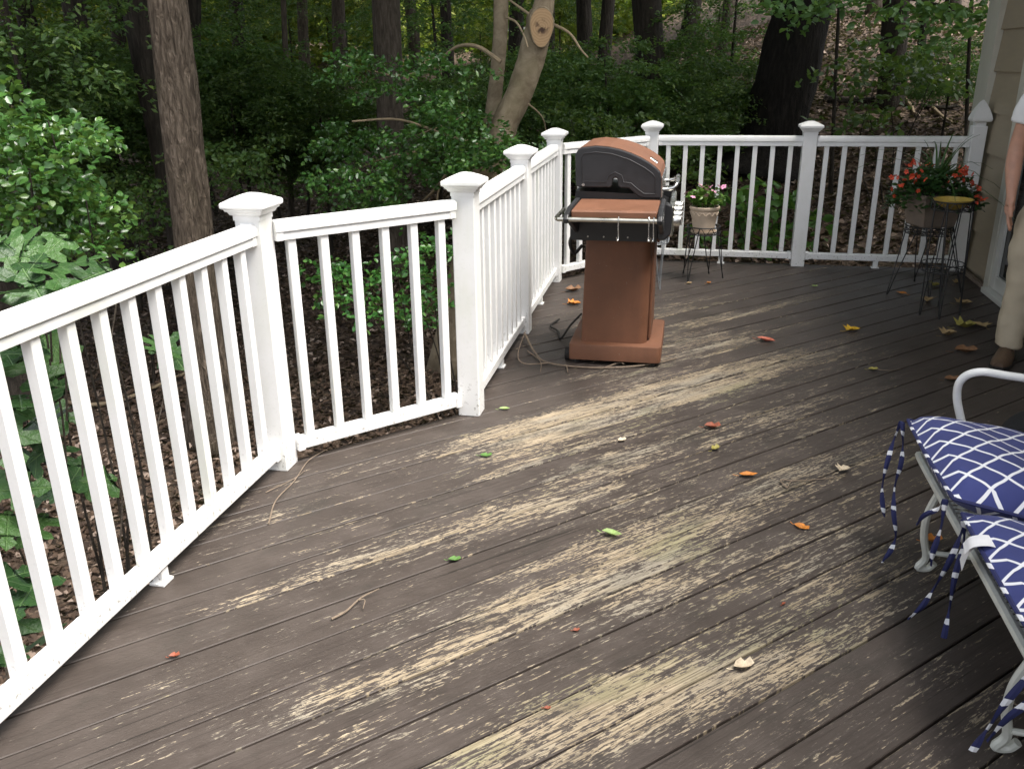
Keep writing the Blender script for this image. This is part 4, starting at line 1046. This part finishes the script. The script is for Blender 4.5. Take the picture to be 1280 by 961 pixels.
twig([(-.90,4.72,.06), (-.80,4.5,.02), (-.70,4.36,.010), (-.45,4.33,.008), (-.20,4.40,.012), (-.03,4.55,.010)], .007, 'long bare branch lying in front of the grill base', [[(-.70,4.36,.01), (-.82,4.30,.02), (-.88,4.42,.03), (-.89,4.7,.08)], [(-.40,4.33,.01), (-.33,4.42,.012), (-.30,4.38,.02)], [(-.6,4.34,.01), (-.58,4.24,.008)]])
twig([(-.85,4.55,.008), (-.75,4.38,.012), (-.72,4.22,.008)], .004, 'thin crooked twig beside the railing left of the grill base')
twig([(.42,3.08,.008), (.40,3.14,.010), (.46,3.15,.008), (.60,3.20,.006)], .0035, 'thin pale twig right of the orange leaf on the boards', [[(.44,3.145,.008), (.42,3.09,.006)]])
twig([(.98,4.56,.004), (1.06,4.54,.008), (1.12,4.58,.006)], .0025, 'short stalk-like twig on the dark boards behind the loveseat')
twig([(.86,1.98,.004), (.92,1.93,.007), (1.0,1.90,.005)], .0022, 'hair-thin twig on the shaded boards under the loveseat seat')

# ------------------------------------------------------------------ woods
def ground_at(px, py, dmax=60):
    d = 1.5
    while d < dmax:
        p = sight(px, py, d)
        if p.z <= tz(p.x, p.y): return Vector((p.x, p.y, tz(p.x, p.y)))
        d += .05
    p = sight(px, py, dmax); return Vector((p.x, p.y, tz(p.x, p.y)))
def spray_cloud(rs, starts, dirs, length, width, per, L, W, kind='quad', up=.8, droop=.15, zj=.03):
    """flat leafy sprays: each starts at a point, runs outward, carries leaves on both sides"""
    P, N, D = [], [], []
    for s, d in zip(starts, dirs):
        d = np.array(d, float); d /= np.linalg.norm(d); sd = np.cross(d, [0, 0, 1.]); sd /= np.linalg.norm(sd)+1e-9
        ln = length*rs.uniform(.6, 1.3); n = int(per*rs.uniform(.6, 1.4))
        t = rs.uniform(0, 1, n); lat = rs.uniform(-1, 1, n)*width*(1-.65*t)
        tilt = rs.uniform(-.35, .35)
        p = np.array(s)+d*(t*ln)[:, None]+sd*lat[:, None]+np.array([0, 0, 1.])*((-droop*ln*t**2)+lat*tilt+rs.normal(size=n)*zj)[:, None]
        P.append(p); D.append(d+sd*np.sign(lat)[:, None]*.9+rs.normal(size=(n, 3))*.35)
        nn = rs.normal(size=(n, 3))*.55; nn[:, 2] += up; nn -= sd*tilt*.6; N.append(nn)
    P, N, D = np.concatenate(P), np.concatenate(N), np.concatenate(D); n = len(P)
    f = leaf_round if kind == 'round' else leaf_quads
    return f(P, N, D, rs.uniform(.7, 1.25, n)*L, rs.uniform(.7, 1.2, n)*W)
def crown_mesh(name, seed, nspray, per, L, mat, flat=.75, hollow=.35):
    rs = np.random.RandomState(seed); S, D = [], []
    while len(S) < nspray:
        p = rs.uniform(-1, 1, 3)
        if np.linalg.norm(p) > 1 or np.linalg.norm(p) < hollow*rs.uniform(0, 1): continue
        lump = math.sin(p[0]*4+seed)*math.sin(p[1]*4.3+seed*2)*math.sin(p[2]*5+seed)
        if lump < -.12: continue
        q = p*np.array([1, 1, flat]); a = math.atan2(p[1], p[0])+rs.normal()*.6
        S.append(q*.86); D.append([math.cos(a), math.sin(a), rs.uniform(-.25, .2)])
    V, F = spray_cloud(rs, S, D, .34, .14, per, L, L*.55)
    return big_mesh(name, V, F, mat, tri=True)
CANOPY = [crown_mesh('crown', 11+i, 185, 42, .055, M['leaf_canopy'], .7) for i in range(3)]
UNDER = [crown_mesh('crown', 31+i, 250, 46, .060, M['leaf_dark'], .85, .2) for i in range(4)]
SPARSE = [crown_mesh('crown', 51+i, 85, 34, .055, M['leaf_dark'], .8, .1) for i in range(2)]
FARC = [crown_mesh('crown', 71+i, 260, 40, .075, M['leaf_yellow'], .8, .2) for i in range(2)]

def trunk_mesh(name, pts, rad, mat, n=16, seed=0, rough=.06, flare=True):
    P = catmull(pts, 6); m = len(P); rs = np.random.RandomState(seed); V = []; F = []
    cum = np.linspace(0, 1, m); ra = np.interp(cum, np.linspace(0, 1, len(rad)), rad)
    ph = rs.uniform(0, 6.28, 6)
    for i, p in enumerate(P):
        t = (P[min(i+1, m-1)]-P[max(i-1, 0)]).normalized(); x = t.cross(Vector((0, 1, 0)) if abs(t.y) < .9 else Vector((1, 0, 0))).normalized(); y = t.cross(x)
        for k in range(n):
            a = 2*math.pi*k/n; r = ra[i]*(1+rough*math.sin(3*a+ph[0]+i*.13)+rough*.7*math.sin(5*a+ph[1]-i*.2)+rough*.6*rs.normal())
            if flare and i < m*.12: r *= 1+.6*(1-i/(m*.12))**2*(1+.4*math.sin(4*a+ph[2]))
            V.append(p+(x*math.cos(a)+y*math.sin(a))*r)
    for i in range(m-1):
        for k in range(n): F.append((i*n+k, i*n+(k+1) % n, (i+1)*n+(k+1) % n, (i+1)*n+k))
    F += [tuple(range(n))[::-1], tuple((m-1)*n+k for k in range(n))]
    return MB().add(V, F).mesh(name, mat, 'all')
rt = random.Random(21)
def tree(label, path, rad, mat, seed, group='trees in the woods', crown=None, n=18, name='woodland_tree', rough=.05):
    """path: points from the ground up; crown: (mesh, offset above top, scale)"""
    b = Vector(path[0]); r = thing(name, label, 'tree', b, 0, group)
    put('trunk', trunk_mesh('trunk', [Vector(p)-b for p in path], rad, mat, n, seed, rough), r)
    if crown:
        me, dz, sc = crown; top = Vector(path[-1])-b
        put('crown', me, r, top+Vector((0, 0, dz)), (0, 0, rt.uniform(0, 6.28)), (sc, sc, sc*.85))
    return r
def up_path(px0, py0, px1, py1, d, top=9.0, jig=.05, d1=None):
    """trunk line through two picture points at distance d, carried down to the ground and up to the crown"""
    a, b = sight(px0, py0, d), sight(px1, py1, d1 or d); s = (a-b); s /= s.z
    g = b+s*(tz(b.x, b.y)-.15-b.z)
    pts = [g, b, a, a+Vector((s.x*.8, s.y*.8, 1))*1.5]
    q = a+Vector((s.x*.5, s.y*.5, 1))*(top-a.z)
    return pts+[(pts[-1]+q)/2+Vector((rt.uniform(-jig, jig), rt.uniform(-jig, jig), 0)), q]
def can(i, sc): return (CANOPY[i % 3], -sc*.1, sc)
tree('straight tree with lit furrowed brown bark behind the left railing', up_path(208, 0, 240, 280, 6.6, 9), [.16, .135, .125, .115, .10, .06], M['bark_oak'], 1, None, can(0, 3.6), 24)
tree('dark trunk close behind the lit brown tree on the left', up_path(172, 0, 215, 220, 9.5, 9), [.19, .16, .15, .14, .12, .07], M['bark_dark'], 2, None, can(1, 3.8))
tree('grey-brown upright trunk left of the holly, half hidden by leaves', up_path(482, 0, 490, 240, 10.5, 10), [.20, .16, .15, .14, .12, .07], M['bark_grey'], 3, None, can(2, 4.0), 20)
tree('huge dark trunk leaning left behind the middle far post', up_path(1008, 0, 972, 150, 11.5, 11), [.50, .36, .31, .30, .24, .1], M['bark_backlit'], 4, None, can(0, 3.6), 24, rough=.07)
tree('dark upright trunk above the grill lid', up_path(808, 0, 818, 150, 12.5, 10), [.22, .20, .19, .18, .14, .07], M['bark_dark'], 5, None, can(1, 3.8))
tree('short-looking dark trunk on the bright leaf slope at upper right', up_path(1118, 40, 1112, 145, 13.0, 9), [.24, .17, .16, .15, .12, .06], M['bark_dark'], 6, None, can(2, 3.0))
tree('thin dark trunk next to the dark trunk on the bright slope', up_path(1152, 60, 1146, 140, 13.2, 8), [.08, .06, .055, .05, .04, .02], M['bark_dark'], 7, None, can(1, 1.6))
tree('leaning dark tree at the far left behind the leafy bush', up_path(96, 20, 130, 190, 11.5, 9), [.18, .14, .13, .12, .10, .06], M['bark_dark'], 8, None, can(0, 3.6))
tree('slim dark trunk just right of the lit brown tree', up_path(240, 0, 238, 130, 13.0, 9), [.15, .12, .11, .10, .09, .05], M['bark_dark'], 9, None, can(2, 3.4))
tree('thin sapling trunk standing on the bright slope beside the huge trunk', up_path(1046, 60, 1042, 150, 10.5, 5), [.025, .02, .018, .016, .012, .008], M['bark_dark'], 10, None, can(2, .9), 8)
tree('thin dark stem close to the corner of the house', up_path(1212, 50, 1208, 160, 10.5, 5), [.025, .02, .018, .016, .012, .008], M['bark_dark'], 12, None, None, 8)
tree('pale slim trunk in the shade right of the lit brown tree', up_path(356, 40, 362, 200, 13.5, 8), [.05, .045, .04, .035, .03, .02], M['bark_grey'], 13, None, can(1, 2.0), 10)
tree('unseen tree added behind the house corner to shade the ground past the railing', [(5.6,8.5,tz(5.6,8.5)-.2), (5.6,8.5,3), (5.5,8.6,7)], [.2,.17,.1], M['bark_dark'], 60, None, can(0, 3.3))  # out of frame, added so its crown shades the ground behind the far railing
tree('unseen tree added on the slope behind the house for more shade', [(4.4,10.6,tz(4.4,10.6)-.2), (4.4,10.6,3), (4.3,10.5,7)], [.16,.14,.08], M['bark_dark'], 61, None, can(1, 2.6))  # second out-of-frame tree, added to deepen the shade near the house corner
k = 0
for (px, d, r) in ((735, 15, .12), (752, 19, .13), (905, 17, .10), (640, 20, .16), (560, 18, .12), (420, 19, .15), (300, 20, .16), (60, 15, .14), (20, 19, .17), (150, 22, .16), (860, 22, .17), (1085, 20, .12), (955, 24, .16), (685, 26, .18), (520, 26, .17), (240, 27, .18), (1180, 19, .10), (-120, 12, .16), (-60, 8, .15), (-260, 9, .17), (380, 24, .14)):
    p = sight(px, 80, d); k += 1
    g = Vector((p.x, p.y, tz(p.x, p.y)-.15)); lean = Vector((rt.uniform(-.05, .05), rt.uniform(-.05, .05), 1))
    tree('slender dark trunk standing deep in the shaded woods', [g, g+lean*2, g+lean*4+Vector((rt.uniform(-.1, .1), 0, 0)), g+lean*8.5], [r*1.2, r, r*.85, r*.4], M['bark_dark'] if k % 3 else M['bark_grey'], 100+k, 'slender trunks deep in the woods', can(k, rt.uniform(3.4, 4.4)) if px < 1000 else can(k, 2.4), 10)

# the pruned holly tree just beyond the railing
def holly():
    d = 7.3
    base = sight(578, 290, d); base = Vector((base.x-.12, base.y, tz(base.x, base.y)-.1))
    H = thing('holly_tree', 'pale smooth-barked tree with a sawn limb scar and glossy leaves, beyond the railing', 'tree', base)
    def S(px, py, dd=d): return sight(px, py, dd)-base
    main = [Vector((0, 0, 0)), S(603, 240), S(617, 203), S(631, 155), S(648, 120), S(662, 80), S(671, 45), S(681, 0), S(688, -60), S(705, -260), S(730, -600)]
    put('trunk', trunk_mesh('trunk', main, [.15, .13, .115, .108, .105, .108, .105, .076, .07, .065, .04], M['bark_pale'], 22, 5, .025), H)
    second = [S(598, 240, d+.1), S(607, 190, d+.2), S(617, 130, d+.28), S(623, 75, d+.3), S(626, 20, d+.3), S(624, -80, d+.3), S(610, -500, d+.3)]
    put('second_stem', trunk_mesh('second_stem', second, [.07, .064, .062, .060, .060, .055, .03], M['bark_pale'], 14, 6, .02, False), H)
    # sawn limb scar: a short stub facing the camera
    c = S(677, 34, d-.16); cam_dir = (Vector((0, 0, CAM_H))-base-c).normalized()
    nrm = (cam_dir+Vector((.25, -.1, -.12))).normalized(); q = nrm.to_track_quat('Z', 'Y')
    st = MB(); N = 22; vs = []
    for i, (zz, rr) in enumerate(((-.16, .105), (-.05, .112), (-.008, .114), (0, .108))):
        for j in range(N):
            a = 2*math.pi*j/N; w = 1+.05*math.sin(3*a)+.03*math.sin(5*a+1); vs.append(c+q @ Vector((rr*w*math.cos(a)*.86, rr*w*math.sin(a)*1.32, zz)))
    fs = [(i*N+j, i*N+(j+1) % N, (i+1)*N+(j+1) % N, (i+1)*N+j) for i in range(3) for j in range(N)]+[tuple(3*N+j for j in range(N))]
    st.add(vs, fs).build('stub', M['bark_pale'], H, True)
    me = MB().add([(.088*(1+.05*math.sin(3*a))*math.cos(a), .138*(1+.05*math.sin(3*a))*math.sin(a), .0) for a in np.linspace(0, 2*math.pi, 25)[:-1]], [tuple(range(24))]).mesh('cut_face', M['cut'], fix=False)
    o = put('cut_face', me, H, c+nrm*.0035); o.rotation_euler = q.to_euler()
    limbs = [([(626, 78), (600, 60), (578, 57), (560, 66), (545, 85)], .018), ([(690, 30), (712, 42), (726, 62), (735, 72)], .012),
             ([(660, 130), (672, 140), (680, 152), (683, 172)], .008), ([(632, 22), (645, 28), (655, 45), (660, 60)], .010), ([(664, 20), (650, 10), (636, 0), (620, -10)], .012), ([(580, 140), (568, 152), (545, 160), (520, 170)], .010),
             ([(560, 215), (545, 235), (530, 250), (515, 262)], .014), ([(545, 85), (500, 95), (460, 88), (430, 82)], .010), ([(520, 190), (480, 198), (440, 215)], .010), ([(612, 185), (560, 170), (500, 150), (440, 152)], .014), ([(546, 262), (548, 240), (560, 222), (600, 215)], .010)]
    for i, (ps, r) in enumerate(limbs):
        P = catmull([S(x, y, d-.1-.12*j*(1 if i % 2 else -.6)) for j, (x, y) in enumerate(ps)], 5)
        MB().tube(P, [r*(1-.55*j/len(P)) for j in range(len(P))], 8).build('limb', M['limb'], H, True)
    rs = np.random.RandomState(12)
    cl = [(430,80),(470,78),(505,92),(545,80),(580,90),(490,112),(525,118),(565,118),(455,100),(540,140),(580,152),(530,165),(500,172),(470,165),(560,180),(600,185),(540,200),(505,200),(470,205),(440,190),(575,195),(620,182),(480,222),(510,228),(540,215),(450,225),(425,215),(500,245),(470,240),(410,165),(425,180),(560,160),(590,175),(630,190),(620,170),(640,192),(662,188),(600,196),(575,150),(690,185),(650,196), (415,240),(395,220),(440,255),(490,260)]
    S0, D0 = [], []
    for (px, py) in cl:
        for j in range(6):
            dd = d-.3+rs.uniform(-.55, .55); p = S(px+rs.normal()*10, py+rs.normal()*7, dd); a = rs.uniform(0, 6.28)
            S0.append(np.array(p)); D0.append([math.cos(a), math.sin(a), rs.uniform(-.3, .25)])
    V, F = spray_cloud(rs, S0, D0, .20, .085, 30, .042, .028, 'round', .6, .2, .02)
    put('leaves', big_mesh('leaves', V, F, M['leaf_holly'], tri=True), H)
    put('crown', UNDER[1], H, main[-1]+Vector((0, 0, .3)), (0, 0, 1), (2.6, 2.6, 2.2))
holly()

def bush(name, label, cl, d, dj, per, L, mat, seed, stems, length=.22, width=.09, nn=6, cat='shrub', group=None, kind='round', W=.66):
    c = sight(*cl[len(cl)//2], d); base = Vector((c.x, c.y, tz(c.x, c.y)))
    B = thing(name, label, cat, base, 0, group); rs = np.random.RandomState(seed); S0, D0 = [], []
    for (px, py) in cl:
        for j in range(nn):
            p = sight(px+rs.normal()*10, py+rs.normal()*8, d+rs.uniform(-dj, dj))-base; a = rs.uniform(0, 6.28)
            S0.append(np.array(p)); D0.append([math.cos(a), math.sin(a), rs.uniform(-.35, .25)])
    V, F = spray_cloud(rs, S0, D0, length, width, per, L, L*W, kind, .65, .25, .02)
    put('leaves', big_mesh('leaves', V, F, mat, tri=True), B)
    for j in range(stems):
        q = Vector(S0[rs.randint(len(S0))]); e = Vector((rs.normal()*.1, rs.normal()*.1, -.05))
        P = catmull([e, e*.6+q*.4+Vector((rs.normal()*.06, rs.normal()*.06, .1)), q], 6)
        MB().tube(P, [.009*(1-.7*i/len(P)) for i in range(len(P))], 7).build('stem', M['bark_dark'], B, True)
    return B
bush('holly_bush', 'leafy glossy green bush at the left edge above the large lobed leaves', [(5,150),(35,158),(65,160),(92,166),(15,175),(50,185),(100,172),(10,205),(40,212),(70,220),(95,232),(20,235),(55,245),(85,258),(105,262),(30,268),(60,282),(90,285),(10,262),(110,245),(5,120),(50,300),(80,310),(115,300)], 4.6, .45, 30, .043, M['leaf_holly'], 5, 7, .20, .10, 6)
bush('holly_bush', 'small dark glossy bush seen through the angled railing balusters', [(400,330),(430,345),(460,350),(420,370),(450,375),(490,380),(520,360),(545,340),(500,345),(540,375),(560,320),(520,395),(470,330),(510,310),(545,300)], 6.2, .4, 18, .045, M['leaf_holly'], 6, 5, .2, .09, 5)
bush('maple_seedling', 'light green broad-leaved seedling behind the railing right of the flower pot', [(905,250),(930,240),(955,245),(975,260),(915,280),(940,275),(965,285),(985,300),(950,300),(925,262),(1000,262),(1030,268),(990,245),(900,300)], 8.3, .25, 10, .10, M['leaf_maple'], 7, 5, .22, .10, 3, W=.7)
bush('understory_shrub', 'dark leafy shrub low in the shade behind the far left corner', [(720,200),(745,190),(770,180),(740,215),(715,150),(760,150),(790,165),(880,215),(860,195),(730,250)], 9.0, .6, 26, .06, M['leaf_dark'], 8, 5, .34, .16, 7, kind='quad')
bush('understory_shrub', 'dark shrub below the lit brown tree on the left', [(270,230),(290,200),(310,215),(170,250),(190,235),(150,260),(140,225),(330,190),(255,190),(180,290),(150,290)], 8.0, .6, 26, .055, M['leaf_dark'], 9, 5, .3, .14, 7, kind='quad')
bough = bush('overhanging_bough', 'pale green leafy bough hanging in at the top right', [(985,8),(1010,2),(1040,10),(1070,4),(1100,14),(1130,8),(1155,22),(1180,10),(1205,18),(1225,6),(1150,40),(1195,36),(1000,-20),(1050,-22),(1100,-25),(1160,-20),(1215,-25)], 9.5, .5, 13, .085, M['leaf_light'], 10, 0, .35, .17, 5, 'branch', W=.6)
P = catmull([sight(1015,-140,11.4)-bough.location, sight(1050,-80,10.4)-bough.location, sight(1100,-15,9.7)-bough.location, sight(1190,10,9.5)-bough.location], 6)
MB().tube(P, [.035*(1-.8*i/len(P)) for i in range(len(P))], 8).build('limb', M['bark_dark'], bough, True)
bush('maple_sapling', 'dark broad-leaved sapling across the bright slope at upper right', [(1050,75),(1080,70),(1110,80),(1130,95),(1060,95),(1095,100),(1150,85),(1180,80),(1120,65),(1160,105),(1190,100),(1075,112),(1130,115),(1090,145),(1060,160),(1110,155)], 10.2, .6, 15, .085, M['leaf_dark'], 14, 5, .36, .17, 4, W=.6)

spots = [(40,70,9.5,1.2),(10,20,7.5,1.1),(300,70,12,1.4),(290,140,11,.9),(370,110,14,1.5),(345,180,12.5,.9),(400,150,12,1.0),(540,30,13,1.4),(580,100,11.5,1.0),(700,70,12,1.1),(755,120,11,1.0),(860,60,13,1.3),(895,130,12,.9),(850,150,11,.8),(920,20,13,1.2),(1190,50,12,.8),(680,160,10.5,.8),(200,120,12,1.1),(140,180,10.5,.9),(70,120,11,1.0),(240,30,16,1.7),(150,0,15,1.6),(40,0,14,1.6),(1085,60,18,1.2),(590,170,10.5,.8),(830,110,15,1.0),(650,70,15,1.2)]
for i, (px, py, d, s) in enumerate(spots):
    if 50 <= py < 115: py += 38; s *= .75
    c = sight(px, py, d); g = Vector((c.x, c.y, tz(c.x, c.y)))
    reg = 'left of the lit brown tree' if px < 190 else 'between the lit brown tree and the grey-brown trunk' if px < 470 else 'behind the pruned holly tree' if px < 690 else 'behind and above the grill lid' if px < 960 else 'right of the huge dark trunk'
    t = thing('understory_shrub', 'dark leafy undergrowth in the shade, '+reg, 'shrub', g, 0, 'undergrowth '+reg)
    put('crown', SPARSE[i % 2] if py < 50 else UNDER[i % 4], t, c-g, (rt.uniform(-.2, .2), rt.uniform(-.2, .2), rt.uniform(0, 6.28)), (s, s, s*.9))
    st = catmull([Vector((0, 0, -.1)), (c-g)*.5+Vector((rt.uniform(-.1, .1), rt.uniform(-.1, .1), 0)), (c-g)+Vector((0, 0, s*.4))], 4)
    MB().tube(st, [.03*s*(1-.7*j/len(st)) for j in range(len(st))], 7).build('stem', M['bark_dark'], t, True)
for i, (px, py, d, s) in enumerate(((300,10,22,1.0),(360,20,24,1.2),(430,8,21,.9),(560,15,23,1.0),(700,20,22,1.1),(760,8,24,1.2),(900,12,23,1.1),(600,40,25,1.0),(1010,25,24,1.0),(480,25,26,1.3))):
    c = sight(px, py, d); g = Vector((c.x, c.y, tz(c.x, c.y)))
    t = thing('understory_shrub', 'small dark sapling far back against the yellow-green light', 'shrub', g, 0, 'saplings against the light')
    put('crown', SPARSE[i % 2], t, c-g, (0, 0, rt.uniform(0, 6.28)), s)
    MB().tube([(0, 0, -.1), c-g], [.03, .015], 6).build('stem', M['bark_dark'], t, True)
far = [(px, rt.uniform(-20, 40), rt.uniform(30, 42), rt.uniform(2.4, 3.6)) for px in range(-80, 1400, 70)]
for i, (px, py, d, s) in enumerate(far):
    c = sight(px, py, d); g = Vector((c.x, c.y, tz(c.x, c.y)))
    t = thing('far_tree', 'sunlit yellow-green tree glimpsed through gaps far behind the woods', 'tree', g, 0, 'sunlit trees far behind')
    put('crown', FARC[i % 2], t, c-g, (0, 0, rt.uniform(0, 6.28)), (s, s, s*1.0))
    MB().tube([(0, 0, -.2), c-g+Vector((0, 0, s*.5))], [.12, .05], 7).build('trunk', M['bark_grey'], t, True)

# oak-leaved shrub hugging the left railing: each large leaf is its own piece
def lobed_leaf():
    o = [(0,0), (.06,.08), (.16,.11), (.10,.26), (.17,.40), (.27,.37), (.33,.17), (.44,.15), (.47,.33), (.60,.44), (.67,.34), (.64,.13), (.72,.10), (.82,.18), (.91,.11), (1,0)]
    n = len(o); vs = []
    for x, y in o: vs.append((x, 0, -.12*x*x))
    for s in (1, -1):
        for x, y in o: vs.append((x, s*y, .10*abs(y)-.12*x*x-.25*y*y+.02*math.sin(9*x+s*4*y)))
    f = []
    for i in range(n-1): f += [(i, i+1, n+i+1, n+i), (i+1, i, 2*n+i, 2*n+i+1)]
    m = MB().add(vs, f); return m.mesh('leaf', M['leaf_big'], 'all', fix=False)
def hydrangea():
    c = sight(30, 500, 2.95); base = Vector((c.x, c.y, tz(c.x, c.y)))
    B = thing('oakleaf_shrub', 'shrub with large lobed leaves growing up behind the left railing', 'shrub', base); lf = lobed_leaf(); rs = random.Random(8)
    P = [(12,318,2.95),(62,312,3.1),(98,326,2.95),(38,334,2.8),(80,350,2.75),(16,362,2.65),(50,368,2.7),(-20,335,2.8),(112,345,3.05),(28,298,3.2),
         (15,440,2.8),(40,455,2.9),(60,480,2.85),(25,500,2.8),(50,530,2.85),(72,520,3.0),(12,545,2.75),(40,575,2.8),(68,560,2.9),(95,590,2.9),(20,610,2.75),(50,620,2.85),(10,660,2.7),(40,660,2.8),(8,720,2.65),(30,745,2.6),(12,780,2.6),(45,800,2.65),(5,820,2.5),(110,600,3.0),(25,415,2.95),(75,440,3.1),(200,430,3.6),(215,440,3.7)]
    for px, py, d in P:
        p = sight(px, py, d)-base; s = rs.uniform(.15, .23); a = rs.uniform(0, 6.28)
        tocam = (Vector((0, 0, CAM_H))-(p+base)).normalized(); nrm = (tocam*rs.uniform(.1, .9)+Vector((rs.uniform(-.6, .6), rs.uniform(-.6, .6), rs.uniform(.5, 1)))).normalized()
        q = nrm.to_track_quat('Z', 'Y').to_matrix() @ Matrix.Rotation(a, 3, 'Z'); o = put('leaf', lf, B, p-q @ Vector((s*.5, 0, 0)), None, s); o.rotation_euler = q.to_euler()
        if rs.random() < .45:
            e = p-q @ Vector((s*.5, 0, 0)); MB().tube(catmull([(e.x*.8, e.y*.8, e.z-.30), e+Vector((0, 0, -.10)), e], 4), .003, 6).build('stem', M['bark_grey'], B, True)
hydrangea()

# ground cover and things lying on the slope
def litter():
    rs = np.random.RandomState(77); n = 140000
    d = 2.2+18*rs.uniform(0, 1, n)**1.25; az = rs.uniform(-40, 46, n)-0.0
    a = np.radians(90+11.7-az*1.0); X = d*np.cos(a); Y = d*np.sin(a)
    keep = ~((X > -1.0) & (X < 2.2) & (Y < 7.1)) & ~((X > -1.6) & (Y < 3.0)) & ~((X > 2.0) & (Y < 7.6))
    X, Y = X[keep], Y[keep]; n = len(X); Z = terrain(X, Y)+rs.uniform(.0, .035, n)
    nr = rs.normal(size=(n, 3))*.45; nr[:, 2] = 1; dr = rs.normal(size=(n, 3))
    V, F = leaf_quads(np.stack([X, Y, Z], -1), nr, dr, rs.uniform(.035, .085, n)*(1+.35*(Y > 9)), rs.uniform(.022, .05, n)*(1+.35*(Y > 9)), .25)
    o = put('leaf_litter', big_mesh('leaf_litter', V, F, M['litter'], tri=True)); tag(o, 'brown fallen leaves covering the woodland ground', 'leaf litter', None, 'stuff')
litter()
def lying(pts, r, lab, mat, name='fallen_branch', dz=.03):
    P = [ground_at(x, y)+Vector((0, 0, dz)) for x, y in pts]; Q = catmull(P, 5)
    tag(MB().tube(Q, [r*(1-.5*i/len(Q)) for i in range(len(Q))], 8).build(name, M[mat], None, True), lab, 'branch', 'branches lying on the woodland ground')
lying([(80,508),(110,512),(145,508),(180,495),(215,478),(240,468)], .022, 'tan branch lying on the ground behind the left railing', 'limb')
lying([(1030,128),(1058,130),(1092,130)], .07, 'short dark log on the bright slope right of the huge trunk', 'bark_dark')
lying([(1150,137),(1180,138),(1205,136)], .03, 'straight dark branch across the bright slope near the house corner', 'bark_dark')
lying([(1130,128),(1138,138),(1142,145)], .03, 'pale stick leaning on the slope beside the thin dark trunk', 'limb')
lying([(1165,140),(1178,150),(1190,158)], .025, 'pale stick on the slope above the red flowers', 'limb')
lying([(1180,112),(1188,104),(1194,98)], .10, 'pale cut log end on the slope near the house corner', 'bark_pale')
